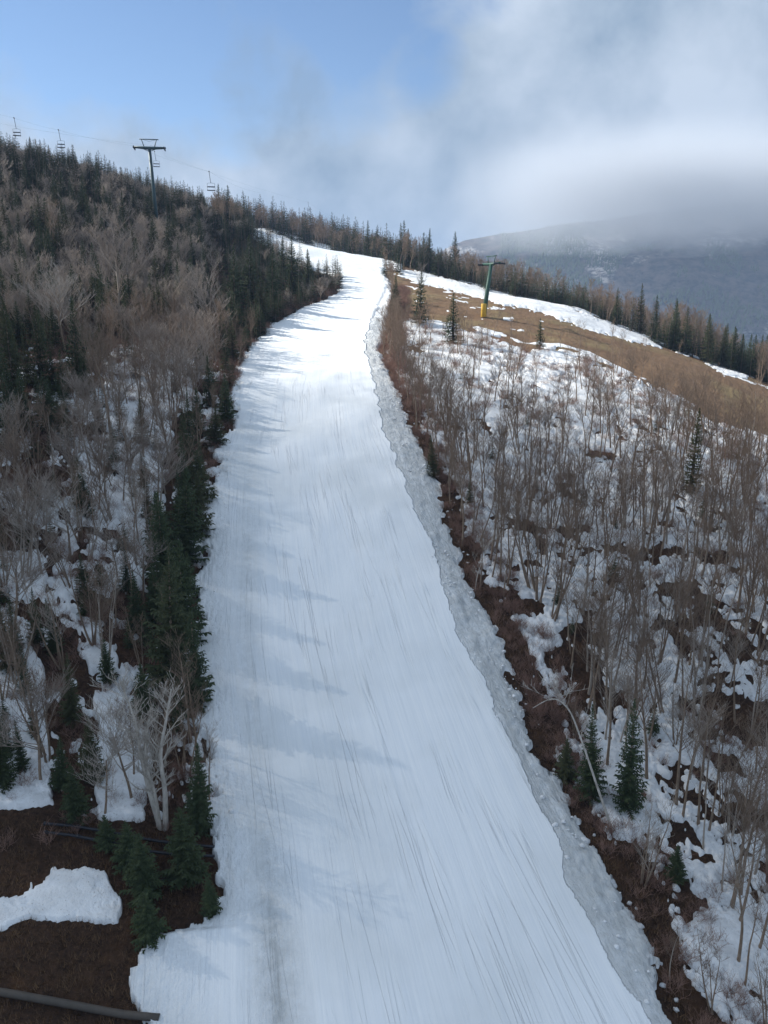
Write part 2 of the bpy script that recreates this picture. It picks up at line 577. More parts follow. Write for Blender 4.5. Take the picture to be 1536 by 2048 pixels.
def mat_far():
    s = NT('wooded_mountainside')
    co = s.n('ShaderNodeTexCoord').outputs['Object']
    n1 = s.noise(co, .006, 5, .6)
    n2 = s.noise(co, .035, 6, .75)
    n3 = s.noise(co, .07, 5, .8)
    c = s.mix(s.ramp(n2, .40, .58), (.018, .022, .024), (.105, .088, .08))
    c = s.mix(s.math('MULTIPLY', s.ramp(n1, .50, .58), s.ramp(n3, .44, .58)), c, (.40, .39, .38))
    return s.finish(c, .95, n2, .6, 8, .05)


M_FAR = mat_far()
vx, vy = np.meshgrid(np.linspace(-3300, 3300, 60), np.linspace(-600, 3900, 50), indexing='ij')
o = grid_mesh('valley_floor', vx, vy, -262 + (fbm(vx / 300, vy / 300, 3, 60)) * 6, M_FAR)
tag(o, 'wooded valley floor far below the ski hill', None, None, 'structure')

tpx = np.linspace(860, 2100, 300)
tt = np.linspace(0, 1.5, 160)
TPX, TT = np.meshgrid(tpx, tt, indexing='ij')
D = 1350 + 1000 * TT
topy = np.interp(TPX, [860, 930, 1000, 1100, 1200, 1350, 1536, 1700, 2100], [520, 486, 468, 452, 440, 415, 395, 385, 400])
v_ = (1024 - topy) / F
el = (-SP + CP * v_) / (CP + SP * v_)
ztop = 2350 * el
az = (TPX - 768) / F / (CP + SP * v_)
prof = np.where(TT <= 1, TT ** 1.1, 1 - (TT - 1) * 1.6)
MX = D * az
MY = D
MZ = -300 + (ztop + 300) * prof + (fbm(MX / 260, MY / 260, 5, 71) - .5) * 170 * np.clip(TT * 2, 0, 1) * np.clip(1.15 - TT, 0.1, 1)
MZ = np.maximum(MZ, -261)
o = grid_mesh('mountain', MX, MY, MZ, M_FAR)
tag(o, 'distant wooded mountain with its top lost in cloud', None, None, 'structure')


# ------------------------------------------------------------------ mesh building blocks
class MB:
    def __init__(s):
        s.v = []
        s.f = []

    def tube(s, pts, rad, sides=3, cap=False):
        pts = [Vector(p) for p in pts]
        k0 = len(s.v)
        m = len(pts)
        ref = None
        for i, p in enumerate(pts):
            d = (pts[min(i + 1, m - 1)] - pts[max(i - 1, 0)]).normalized()
            if ref is None:
                ref = d.orthogonal().normalized()
            a = (ref - d * ref.dot(d))
            a = a.normalized() if a.length > 1e-6 else d.orthogonal().normalized()
            ref = a
            b = d.cross(a)
            for k in range(sides):
                t = 2 * math.pi * k / sides
                s.v.append(p + (a * math.cos(t) + b * math.sin(t)) * rad[i])
        for i in range(m - 1):
            for k in range(sides):
                a0 = k0 + i * sides + k
                a1 = k0 + i * sides + (k + 1) % sides
                s.f.append((a0, a1, a1 + sides, a0 + sides))
        if cap:
            for base, rev in ((k0, True), (k0 + (m - 1) * sides, False)):
                r = [base + k for k in range(sides)]
                s.f.append(tuple(r[::-1] if rev else r))

    def box(s, c, size, rot=None):
        k = len(s.v)
        R = rot or Matrix.Identity(3)
        for dx in (-.5, .5):
            for dy in (-.5, .5):
                for dz in (-.5, .5):
                    s.v.append(Vector(c) + R @ Vector((dx * size[0], dy * size[1], dz * size[2])))
        for f in ((0, 1, 3, 2), (4, 6, 7, 5), (0, 4, 5, 1), (2, 3, 7, 6), (0, 2, 6, 4), (1, 5, 7, 3)):
            s.f.append(tuple(k + i for i in f))

    def tri(s, a, b, c):
        k = len(s.v)
        s.v += [a, b, c]
        s.f.append((k, k + 1, k + 2))

    def mesh(s, name, mat, smooth=True):
        me = bpy.data.meshes.new(name)
        me.from_pydata([tuple(v) for v in s.v], [], s.f)
        if smooth:
            me.polygons.foreach_set('use_smooth', np.ones(len(me.polygons), bool))
        me.materials.append(mat)
        return me

    def arrays(s):
        v = np.array([tuple(x) for x in s.v])
        f = []
        for q in s.f:
            f.append(q if len(q) == 4 else (q[0], q[1], q[2], q[2]))
        return v, np.array(f)


UP = Vector((0, 0, 1))


def rdir(R, up=0.0):
    a = R.uniform(0, 2 * math.pi)
    return Vector((math.cos(a), math.sin(a), up)).normalized()


def grow(mb, R, p, d, L, r, lvl, maxl, counts, twig, upcurl=.25, segs=4):
    pts = [p.copy()]
    dd = d.copy()
    for i in range(segs):
        dd = (dd + UP * upcurl / segs + Vector((R.gauss(0, .10), R.gauss(0, .10), R.gauss(0, .07)))).normalized()
        pts.append(pts[-1] + dd * L / segs)
    rad = [max(r * (1 - .8 * i / segs), twig * .6) for i in range(segs + 1)]
    mb.tube(pts, rad, 3)
    if lvl < maxl:
        for k in range(counts[lvl]):
            t = R.uniform(.25, 1) * segs
            i = min(int(t), segs - 1)
            q = pts[i].lerp(pts[i + 1], t - i)
            sd_ = rdir(R)
            nd = (dd * .75 + sd_ * .62 + UP * .12).normalized()
            grow(mb, R, q, nd, L * R.uniform(.35, .6), max(r * .5, twig), lvl + 1, maxl, counts, twig, upcurl,
                 2 if lvl + 1 == maxl else 3)


def bare_tree(seed, h, style):
    """returns two builders: trunk and branches"""
    R = random.Random(seed)
    tk, br = MB(), MB()
    real = style
    style = {'far': 'slender', 'farround': 'round', 'polelo': 'slender'}.get(style, style)
    stems = {'slender': 1, 'round': 1, 'clump': 4, 'big': 1, 'pole': 1}[style]
    for s_ in range(stems):
        hh = h * (R.uniform(.75, 1) if stems > 1 else 1)
        base = Vector((R.uniform(-.25, .25), R.uniform(-.25, .25), -.3)) if stems > 1 else Vector((0, 0, -.3))
        lean = Vector((R.gauss(0, .05), R.gauss(0, .05), 1)) if stems == 1 else \
            Vector((R.gauss(0, .17), R.gauss(0, .17), 1))
        d = lean.normalized()
        m = 9
        pts = [base]
        top = hh * (.62 if style in ('round', 'big') else .95)
        for i in range(m):
            d = (d + Vector((R.gauss(0, .045), R.gauss(0, .045), .05))).normalized()
            pts.append(pts[-1] + d * top / m)
        r0 = hh * {'slender': .0118, 'round': .014, 'clump': .0105, 'big': .016, 'pole': .0100}[style]
        rad = [r0 * (1 - (.86 if style not in ('round', 'big') else .6) * i / m) for i in range(m + 1)]
        rad[0] *= 1.25
        tk.tube(pts, rad, 6)
        if style in ('slender', 'clump', 'pole'):
            nb = {'slender': 26, 'clump': 12, 'pole': 12}[style]
            lo = {'slender': .38, 'clump': .3, 'pole': .5}[style]
            for k in range(nb):
                t = R.uniform(lo, .98) * m
                i = min(int(t), m - 1)
                q = pts[i].lerp(pts[i + 1], t - i)
                L = hh * R.uniform(.14, .26) * (1.15 - (t / m - lo) * .8)
                nd = (rdir(R) * .62 + UP * R.uniform(.55, 1.0)).normalized()
                grow(br, R, q, nd, L, rad[i] * .4, 0, 2, *{'far': ((3, 2), .022, .3), 'polelo': ((4, 2), .013, .3)}.get(real, ((4, 3), .010, .3)))
        else:
            nb = 16 if style == 'round' else 18
            for k in range(nb):
                t = R.uniform(.42, 1.0) * m
                i = min(int(t), m - 1)
                q = pts[i].lerp(pts[i + 1], t - i)
                L = hh * R.uniform(.26, .42) * (1.1 - (t / m - .4) * .5)
                nd = (rdir(R) * .75 + UP * R.uniform(.45, 1.2)).normalized()
                grow(br, R, q, nd, L, rad[i] * .55, 0, 2, *{'farround': ((5, 4), .024, .25, 3)}.get(real, ((7, 6), .013, .25, 5)))
    return tk, br


def spruce(seed, h, hi=True, ragged=.25, wide=.17):
    R = random.Random(seed)
    tk, fo = MB(), MB()
    tk.tube([(0, 0, -.3), (0, 0, h * .5), (0, 0, h * .98)], [h * .016, h * .009, .01], 6)
    z = h * R.uniform(.03, .08)
    dz = h * (.028 if hi else .06)
    while z < h * .985:
        t = z / h
        rm = h * wide * (1 - t) ** .85 * (1.0 if t > .12 else .8) + .06
        nb = max(4, int((9 if hi else 7) * (1 - t * .35)))
        a0 = R.uniform(0, 6.28)
        for k in range(nb):
            a = a0 + 6.283 * k / nb + R.gauss(0, .2)
            L = rm * (1 - ragged * R.random() ** 1.5) * (R.random() > .04)
            if L <= .02:
                continue
            out = Vector((math.cos(a), math.sin(a), 0))
            side = Vector((-math.sin(a), math.cos(a), 0))
            droop = -.35 + .75 * t + R.gauss(0, .08)
            zz = z + R.uniform(-.5, .5) * dz
            p0 = Vector((0, 0, zz))
            ns = 6 if hi else 3
            wdt = L * (.30 if hi else .42) + .04
            for j in range(ns):
                s0 = (j + .15) / ns
                q = p0 + out * L * s0 + UP * (droop * L * s0 + .22 * L * s0 * s0)
                tipw = wdt * (1.15 - s0 * .8)
                fw = L / ns * 1.25
                for sg in (-1, 1):
                    tip = q + side * sg * tipw * R.uniform(.7, 1.2) + out * fw * R.uniform(.7, 1.2) + UP * (-.10 * L * R.random() - .02)
                    fo.tri(q - out * fw * .25, q + out * fw * .65, tip)
                if hi and j % 2 == 0:
                    fo.tri(q - side * .04, q + out * fw * .8 + side * .04, q + out * fw * .5 - UP * (.10 + .16 * L) * R.uniform(.6, 1.2))
            e = p0 + out * L * 1.04 + UP * (droop * L + .24 * L)
            q = p0 + out * L * .75 + UP * (droop * L * .75 + .12 * L)
            fo.tri(q - side * wdt * .25, q + side * wdt * .25, e)
        z += dz * R.uniform(.8, 1.2)
    tp = Vector((0, 0, h))
    for k in range(4):
        a = k * 1.57
        s1 = Vector((math.cos(a), math.sin(a), 0)) * .07 * h / 8
        fo.tri(Vector((0, 0, h * .93)) + s1, Vector((0, 0, h * .93)) - s1 * .3, tp)
    return tk, fo


# prototypes -----------------------------------------------------------------
PROTO = {}


def reg(key, h, tk, fo, mt, mf):
    PROTO[key] = dict(h=h, tm=tk.mesh('trunk', mt), fm=fo.mesh('crown', mf, smooth=mf not in (M_NEED, M_NEEDY)),
                      ta=tk.arrays(), fa=fo.arrays(), mt=mt, mf=mf)


for i in range(6):
    reg(('slender', i), 10, *bare_tree(100 + i, 10, 'slender'), M_BARK, M_TWIG)
for i in range(3):
    reg(('pole', i), 9, *bare_tree(140 + i, 9, 'pole'), M_BARK, M_TWIG)
for i in range(3):
    reg(('clump', i), 8, *bare_tree(160 + i, 8, 'clump'), M_BARK, M_TWIG)
for i in range(4):
    reg(('round', i), 9, *bare_tree(180 + i, 9, 'round'), M_BARK, M_TWIGG)
for i in range(3):
    reg(('far', i), 9, *bare_tree(300 + i, 9, 'far'), M_BARK, M_TWIG)
for i in range(3):
    reg(('farround', i), 9, *bare_tree(310 + i, 9, 'farround'), M_BARK, M_TWIGG)
for i in range(5):
    reg(('polelo', i), 10, *bare_tree(320 + i, 10, 'polelo'), M_BARK, M_TWIG)
for i in range(5):
    reg(('spruce', i), 8, *spruce(200 + i, 8, True, .5, (.18, .21, .24, .19, .26)[i]), M_BARK, M_NEED)
for i in range(3):
    reg(('sprucelo', i), 8, *spruce(230 + i, 8, False, .25, (.25, .30, .22)[i]), M_BARK, M_NEED)

# ------------------------------------------------------------------ scatter
cand = []


def scatter(nc, seed, xr, yr):
    r = np.random.default_rng(seed)
    x = r.uniform(*xr, nc)
    y = r.uniform(*yr, nc)
    z = H(x, y)
    px, py, zc = proj(x, y, z)
    return x, y, z, px, py, zc, r.random(nc), r.random(nc), r.random(nc)


def pack(x, y, rad, order=None):
    """thin a cloud of points so none stand closer than rad"""
    keep = []
    cell = {}
    for i in range(len(x)):
        c = (int(x[i] // 3), int(y[i] // 3))
        ok = True
        for a in (-1, 0, 1):
            for b in (-1, 0, 1):
                for j in cell.get((c[0] + a, c[1] + b), ()):
                    if (x[i] - x[j]) ** 2 + (y[i] - y[j]) ** 2 < rad[i] ** 2:
                        ok = False
        if ok:
            keep.append(i)
            cell.setdefault(c, []).append(i)
    return keep


TREES = []   # (kind, variant, x, y, z, height, zone)
x, y, z, px, py, zc, r1, r2, r3 = scatter(110000, 11, (-230, 190), (30, 500))
inside = (px > -260) & (px < 1800) & (py < 2300)
crestd = np.interp(px, [500, 620, 750, 803, 1000, 1150, 1300, 1480, 1800], [365, 345, 308, 286, 247, 234, 217, 202, 192])
front = zc < crestd + 1
pisteq = inpoly(px, py, PISTE) & front
runq = inpoly(px, py, RUN) & front
ribq = (inpoly(px, py, RIBBON[0]) | inpoly(px, py, RIBBON[1])) & front
plx = edge_x(PISTE_L, py)
prx = edge_x(PISTE_R, py)
clumpn = fbm(x / 16, y / 16, 3, 90)
rad = np.full(len(x), 1.0)
keep = pack(x, y, np.where(zc > 190, 1.5, np.where(px > prx, .95, 1.5)))
for i in keep:
    if not inside[i] or pisteq[i] or ribq[i]:
        continue
    X, Y, Z, a, b, d = x[i], y[i], z[i], px[i], py[i], zc[i]
    mp = d / F
    right_ = a > prx[i]
    if d > 190 and r2[(i * 7) % len(x)] > .62:
        continue
    top_back = d > 335 or (b < 462 and a > 430) or (a > 480 and a < 860 and not front[i])
    if runq[i] and d < 300:
        if r1[i] < .012 and b > 620:
            TREES.append(('bare', 'slender', X, Y, Z, 4 + 3 * r2[i], 'run'))
        continue
    if top_back:
        if right_ or a > 430:
            if r1[i] < .8:
                if clumpn[i] + r3[i] * .5 > (.62 if a > 760 else .72):
                    TREES.append(('spruce', 'sprucelo', X, Y, Z, 8 + 9 * r2[i] ** 2, 'back'))
                else:
                    TREES.append(('bare', 'far', X, Y, Z, 8 + 4 * r2[i], 'back'))
        elif r1[i] < .75:
            TREES.append(('spruce', 'sprucelo', X, Y, Z, 7 + 5 * r2[i], 'crest'))
        continue
    if right_:
        dist = (a - prx[i]) * mp
        if b < 640 or not front[i]:
            if r1[i] < .85:
                if clumpn[i] * 1.5 + r3[i] * .4 > .98:
                    TREES.append(('spruce', 'sprucelo', X, Y, Z, 5 + 6 * r2[i] ** 1.8 + (2.5 if a > 1320 else 0), 'ridge'))
                else:
                    TREES.append(('bare', 'far', X, Y, Z, 7 + 5 * r2[i] + (2.5 if a > 1320 else 0), 'ridge'))
            continue
        if dist < .7:
            continue
        dens = float(np.interp(b, [680, 800, 930, 1050], [.08, .16, .42, .60]))
        if b > 1500:
            dens = .42
        if a < 980 and b < 700:
            dens = .10
        if dist < 4.5 and b < 1150:
            dens = .8
        if dist < 5 and b > 1250:
            dens = .05
        if r1[i] < dens * (.55 + .9 * clumpn[i]):
            if r2[i] * 7.77 % 1 < .035:
                TREES.append(('spruce', 'bush', X, Y, Z, 1.8 + 2.2 * r3[i], 'slope'))
                continue
            st = 'slender' if r3[i] < .5 else ('pole' if r3[i] < .82 else 'clump')
            TREES.append(('bare', st, X, Y, Z, 6.5 + 5.5 * r2[i] - (2.2 if b < 830 else 0), 'slope'))
    else:
        dist = (plx[i] - a) * mp
        if b > 1650 and inpoly(np.array([a]), np.array([b]), [(205, 1655), (440, 1655), (450, 1800), (385, 1865), (325, 1890), (262, 1800)])[0]:
            if r1[i] < .75:
                TREES.append(('spruce', 'bush', X, Y, Z, 3.0 + 3.0 * r2[i], 'corner'))
            continue
        if b > 1640:
            if a < 0 and r1[i] < .2:
                TREES.append(('bare', 'slender', X, Y, Z, 6 + 3 * r2[i], 'leftlow'))
            continue
        if b < 680:   # upper hillside
            crest = b < 520 - (520 - 400) * max(0, (430 - a)) / 430
            sp = .88 if (a > 410 and b > 460) else (.72 if crest else .46)
            if r1[i] < .80:
                if (clumpn[i] - .5) * .9 + r3[i] > 1 - sp:
                    TREES.append(('spruce', 'sprucelo' if d > 200 else 'spruce', X, Y, Z, (4.5 + 4 * r2[i]) if a > 410 else (6.5 + 6 * r2[i]), 'upper'))
                else:
                    TREES.append(('bare', 'round', X, Y, Z, (4 + 3 * r2[i]) if a > 410 else (5.5 + 5 * r2[i]), 'upper'))
        elif dist < 5.0 and b < 1450:
            if r1[i] < .62:
                if r3[i] < (.68 if b > 860 else .5):
                    TREES.append(('spruce', 'bush' if r3[i] < .3 else 'spruce', X, Y, Z, (3 if r3[i] < .3 else 4.5) + 5 * r2[i] ** 1.5, 'leftedge'))
                else:
                    TREES.append(('bare', 'clump', X, Y, Z, 5 + 3 * r2[i], 'leftedge'))
        else:
            dark = inpoly(np.array([a]), np.array([b]), [(-260, 660), (90, 690), (210, 720), (190, 800), (60, 900), (-260, 960)])[0] or \
                inpoly(np.array([a]), np.array([b]), [(60, 1150), (110, 1200), (240, 1380), (235, 1600), (140, 1640), (110, 1450), (40, 1330)])[0]
            if dark:
                if r1[i] < .45:
                    TREES.append(('spruce', 'spruce', X, Y, Z, 3.5 + (5 if b < 950 else 2.5) * r2[i], 'left'))
            elif r1[i] < .9:
                if r3[i] < .24:
                    TREES.append(('spruce', 'spruce', X, Y, Z, 2.5 + 4 * r2[i], 'left'))
                else:
                    TREES.append(('bare', ('slender', 'round', 'clump')[int(r3[i] * 97) % 3], X, Y, Z, 6 + 5 * r2[i], 'left'))

# trees picked out one by one in the photograph: kind, style, base px, base py, height px, label
HAND = [
    ('spruce', 'spruce', 1180, 1600, 200, 'dark spruce left of the pair below the leaning pale birch'),
    ('spruce', 'spruce', 1255, 1625, 235, 'taller dark spruce right of the pair beside the leaning birch'),
    ('spruce', 'bush', 1130, 1560, 90, 'low dark spruce bush at the right edge of the piste'),
    ('spruce', 'spruce', 868, 955, 85, 'small dark spruce at the piste edge halfway up the right bank'),
    ('spruce', 'spruce', 940, 1010, 60, 'low green spruce between bare stems above the brown bank'),
    ('spruce', 'spruceY', 1380, 985, 165, 'yellow green spruce standing alone among the bare trees on the right slope'),
    ('spruce', 'spruce', 1080, 700, 60, 'small lone spruce on the lower edge of the brown ski run'),
    ('spruce', 'spruce', 840, 650, 100, 'olive spruce beside the piste just below the brown run'),
    ('spruce', 'spruce', 905, 690, 100, 'thin olive spruce between the piste and the green lift tower'),
    ('spruce', 'sprucelo', 908, 555, 85, 'tallest dark spruce on the skyline behind the brown run'),
    ('spruce', 'sprucelo', 855, 545, 82, 'pointed dark spruce on the skyline left of the tallest one'),
    ('spruce', 'sprucelo', 1280, 668, 95, 'dark spruce in the clump above the white snow ribbon'),
    ('spruce', 'sprucelo', 1310, 676, 85, 'bushy spruce at the middle of the clump above the snow ribbon'),
    ('spruce', 'sprucelo', 1350, 690, 95, 'dark spruce at the right end of the clump above the snow ribbon'),
    ('spruce', 'sprucelo', 1230, 650, 70, 'smaller spruce at the left end of the clump above the snow ribbon'),
    ('spruce', 'spruce', 30, 800, 190, 'large almost black spruce at the left edge of the photo'),
    ('spruce', 'spruce', 85, 780, 160, 'black spruce second from the left edge above the shaded snow'),
    ('spruce', 'spruce', 160, 770, 165, 'wide dark spruce standing clear right of the black spruces'),
    ('spruce', 'spruce', 345, 1390, 300, 'big dark spruce rising behind the twin pale birches'),
    ('spruce', 'spruce', 395, 1420, 210, 'dark spruce on the piste edge right of the birches'),
    ('spruce', 'spruce', 330, 1180, 200, 'dark spruce on the left piste edge among the long dark row'),
    ('spruce', 'bush', 375, 1130, 190, 'broad spruce overhanging the left edge of the shaded snow'),
    ('spruce', 'bush', 370, 1290, 210, 'dense spruce low in the row along the left piste edge'),
    ('spruce', 'bush', 400, 1010, 110, 'spruce standing out at the bulge of the left piste edge'),
    ('spruce', 'spruce', 95, 1340, 180, 'dark young spruce on the left slope above the white patch'),
    ('spruce', 'spruce', 145, 1450, 150, 'narrow dark spruce in the middle of the left slope row'),
    ('spruce', 'spruce', 185, 1560, 140, 'dark spruce low in the left slope row beside the snow'),
    ('spruce', 'bush', 155, 1640, 120, 'lowest spruce of the left slope row above the dark pipes'),
    ('spruce', 'bush', 330, 1850, 210, 'large shaded spruce bush above the brown ground at bottom left'),
    ('spruce', 'bush', 400, 1800, 190, 'dark spruce at the corner where the piste widens at bottom left'),
    ('spruce', 'bush', 260, 1740, 110, 'shaded spruce just under the birch trunks'),
    ('spruce', 'spruce', 400, 1660, 190, 'dark spruce right of the birch trunks on the piste edge'),
    ('spruce', 'bush', 345, 1740, 140, 'squat dark spruce between the birches and the pipes'),
    ('spruce', 'bush', 290, 1800, 150, 'wide shaded spruce above the white patch at bottom left'),
    ('spruce', 'bush', 372, 1765, 165, 'dark spruce between the pipes and the piste corner'),
    ('spruce', 'bush', 425, 1835, 95, 'low dark bush spruce touching the snow at the piste corner'),
    ('spruce', 'bush', 300, 1885, 120, 'lowest dark spruce bush beside the brown ground at bottom left'),
    ('spruce', 'bush', 215, 1700, 80, 'low dark spruce where the pipes pass at lower left'),
    ('spruce', 'spruce', 352, 790, 55, 'small pale green spruce on the snow patch left of the piste'),
    ('spruce', 'bush', 1350, 1760, 80, 'low dark spruce beside the snow in the lower right'),
    ('spruce', 'bush', 1430, 1990, 130, 'dark spruce bush in the bottom right corner'),
    ('spruce', 'spruce', 500, 610, 130, 'tall dark spruce below the top of the piste on its left'),
    ('spruce', 'spruce', 545, 625, 125, 'dark spruce leading the row left of the upper piste'),
    ('spruce', 'spruce', 585, 590, 110, 'dark spruce rising against the white upper piste'),
    ('spruce', 'spruce', 615, 585, 80, 'rightmost dark spruce against the upper piste'),
    ('spruce', 'spruce', 470, 640, 140, 'dark spruce set back in the row left of the upper piste'),
    ('spruce', 'spruce', 525, 650, 100, 'dark spruce low in the row beside the upper piste shadows'),
    ('spruce', 'spruce', 565, 560, 80, 'slim spruce with white piste showing on both sides'),
    ('bare', 'round', 65, 640, 150, 'wide grey bare tree above the black spruces'),
    ('bare', 'round', 130, 700, 180, 'broad tan crowned bare tree with a forked pale trunk'),
    ('bare', 'round', 235, 660, 230, 'tall tan crowned bare tree in the middle of the left hillside'),
    ('bare', 'round', 350, 680, 150, 'tan bare tree with fanned branches left of the upper piste'),
    ('bare', 'round', 430, 700, 190, 'bare tree with a pale straight trunk near the upper piste'),
    ('bare', 'slender', 100, 540, 130, 'thin white stemmed bare tree high on the left hillside'),
    ('bare', 'round', 60, 1120, 200, 'pale branched bare tree at the left edge over shaded snow'),
    ('bare', 'slender', 225, 900, 260, 'dark tall bare tree on the snow strip left of the piste'),
    ('bare', 'clump', 120, 1340, 230, 'bare clump with tan branches fanning up in front of dark spruces'),
    ('bare', 'clump', 215, 1330, 230, 'bare clump right of the tan fan shaped one on the left slope'),
    ('bare', 'slender', 960, 1180, 160, 'leaning thin bare tree over the brown right bank'),
    ('bare', 'clump', 1290, 1770, 220, 'bare clump with pale splayed stems beside the snow lumps'),
    ('bare', 'clump', 1420, 2020, 190, 'low pale branched bare clump at the bottom right'),
    ('bare', 'slender', 1340, 1960, 130, 'small twiggy bare tree above the brown bank at the bottom right'),
    ('bare', 'clump', 1150, 1480, 110, 'bare clump with fanned twigs above the leaning birch top'),
    ('bare', 'slender', 828, 640, 105, 'pale stemmed bare tree between the piste and the brown run'),
]
for k, st, bx, by, hp, lb in HAND:
    p = hit(bx, by)
    _, _, d = proj(p.x, p.y, p.z)
    hgt = hp * d / F * (1.0 / (CP + SP * 0 + .0))
    TREES = [t for t in TREES if (t[2] - p.x) ** 2 + (t[3] - p.y) ** 2 > 1.6 ** 2]
    if st == 'spruceY':
        TREES = [t for t in TREES if not (abs(t[2] - p.x * t[3] / p.y) < 1.7 and p.y - 16 < t[3] < p.y)]
    TREES.append((k, st, p.x, p.y, p.z, hgt, 'hand', lb))
TREES = [t for t in TREES if not (len(t) == 7 and abs(t[2] - hit(968, 636).x) < 1.5 and abs(t[3] - hit(968, 636).y) < 4)]
birchp = hit(325, 1655)
TREES = [t for t in TREES if len(t) == 8 or (t[2] - birchp.x) ** 2 + (t[3] - birchp.y) ** 2 > 9 or t[3] > birchp.y + 1.5]

SHARED = {
    'run': ('thin bare tree standing on the brown ski run', 'bare trees on the brown run'),
    'back': ('%s behind the top of the piste', '%ss behind the top of the piste'),
    'crest': ('%s on the upper left crest under the chairs', '%ss on the upper left crest'),
    'ridge': ('%s beyond the snow ribbon', '%ss beyond the snow ribbon'),
    'slope': ('%s on the patchy snow slope right of the piste', '%ss on the snow slope right of the piste'),
    'upper': ('%s on the upper left hillside', '%ss on the upper left hillside'),
    'leftedge': ('%s in the row on the left piste edge', '%ss along the left piste edge'),
    'left': ('%s on the shaded slope left of the piste', '%ss on the shaded left slope'),
    'corner': ('%s in the dark corner mass by the pipes', '%ss in the dark lower left corner'),
    'leftlow': ('%s at the lower left beyond the pipes', '%ss at the lower left'),
}


def descr(kind, st, hgt, zone, py_, px_):
    size = 'tall' if hgt > 8.6 else ('short' if hgt < 6.4 else 'middling')
    if kind == 'spruce':
        nm = '%s dark spruce' % size
    else:
        nm = {'slender': '%s slender bare tree', 'pole': '%s sparse bare tree',
              'clump': '%s multistem bare tree', 'round': '%s bushy bare tree', 'far': '%s bare tree'}[st] % size
    base, grp = SHARED[zone]
    nm = nm.replace('many stemmed', 'multistem')
    if zone == 'slope':
        where = ('low on the right snow slope' if py_ > 1350 else 'halfway up the right snow slope' if py_ > 1000 else
                 'under the brown run')
        side = 'near the piste' if px_ < 1050 else ('far from the piste' if px_ > 1350 else 'in mid stand')
        return '%s %s %s' % (nm, where, side), nm + 's ' + where + ' ' + side
    if zone in ('upper', 'left', 'ridge', 'back', 'leftedge'):
        q = {'upper': ('beside the piste', 'farther left', 240),
             'left': ('close to the piste', 'farther left', 200),
             'ridge': ('far right', 'near the green tower', 1200),
             'back': ('on its right', 'on its left', 700),
             'leftedge': ('sunny half', 'shaded half', -1)}[zone]
        if zone == 'leftedge':
            w = q[0] if py_ < 900 else q[1]
        else:
            w = q[0] if px_ > q[2] else q[1]
        l_ = (base % nm) + ' ' + w
        return l_, (grp % nm) + ' ' + w
    if '%s' in base:
        return base % nm, grp % nm
    return base, grp


def inst(kind_name, proto, p, hgt, rotz, tilt, label, cat, group):
    pr_ = PROTO[proto]
    s_ = hgt / pr_['h']
    r = bpy.data.objects.new(kind_name, None)
    r.empty_display_size = .2
    r.location = p
    r.rotation_euler = (tilt[0], tilt[1], rotz)
    r.scale = (s_, s_, s_)
    COL.objects.link(r)
    tag(r, label, cat, group)
    for nm, me in (('trunk', pr_['tm']), ('crown', pr_['fm'])):
        c = bpy.data.objects.new(nm, me)
        c.parent = r
        COL.objects.link(c)
    return r


for i in range(4):
    reg(('bush', i), 5, *spruce(270 + i, 5, True, .65, (.34, .28, .38, .31)[i]), M_BARK, M_NEED)
# yellowish spruce prototype
tk_, fo_ = spruce(260, 8, True, .35, .16)
reg(('spruceY', 0), 8, tk_, fo_, M_BARK, M_NEEDY)
NVAR = {}
for k in PROTO:
    NVAR[k[0]] = NVAR.get(k[0], 0) + 1

byk = {'spruce': [], 'bare': []}
for t in TREES:
    X, Y, Z = t[2:5]
    a, b, d = proj(X, Y, Z)
    vis = (-30 < a < 1566) and (b - t[5] * F / d < 2048) and d > 0
    key = t[5] / d + (10 if len(t) == 8 else 0) - (5 if not vis else 0)
    byk[t[0]].append((key, t, a, b))
R = random.Random(5)
bulk = {'spruce': {}, 'bare': {}}


def addbulk(kind, proto, p, hgt, rotz, tilt):
    pr_ = PROTO[proto]
    m = (Matrix.Rotation(rotz, 3, 'Z') @ Matrix.Rotation(tilt[0], 3, 'X') @ Matrix.Rotation(tilt[1], 3, 'Y'))
    m = np.array(m) * (hgt / pr_['h'])
    for key, (v, f) in ((pr_['mt'].name, pr_['ta']), (pr_['mf'].name, pr_['fa'])):
        L = bulk[kind].setdefault(key, [[], [], 0])
        L[0].append(v @ m.T + np.array(p))
        L[1].append(f + L[2])
        L[2] += len(v)


used_labels = {}
LONG = set()
for kind, lst in byk.items():
    lst.sort(key=lambda e: -e[0])
    for i, (key, t, a, b) in enumerate(lst):
        _, st, X, Y, Z, hgt, zone = t[:7]
        rz = R.uniform(0, 6.28)
        lean = .075 if kind == 'bare' else .025
        tilt = (R.gauss(0, lean), R.gauss(0, lean))
        p = (X, Y, Z + .05)
        if i < 298 and key > -1:
            v = R.randrange(NVAR[st])
            if st == 'sprucelo' and key > .03:
                st2, v = 'spruce', R.randrange(5)
            else:
                st2 = st
            if zone == 'hand':
                lb, gp = t[7], None
            else:
                lb, gp = descr(kind, st, hgt, zone, b, a)
            if len(lb.split()) > 15: LONG.add(lb)
            nm = 'spruce_tree' if kind == 'spruce' else 'bare_tree'
            inst(nm, (st2, v), p, hgt, rz, tilt, lb, 'spruce' if kind == 'spruce' else 'bare tree', gp)
        else:
            if kind == 'spruce':
                st = 'sprucelo'
            elif st == 'round':
                st = 'farround'
            elif st != 'far':
                st = 'polelo'
            addbulk(kind, (st, R.randrange(NVAR[st])), p, hgt, rz, tilt)
print('LONG', LONG)
print('TREES', {k: len(v) for k, v in byk.items()})


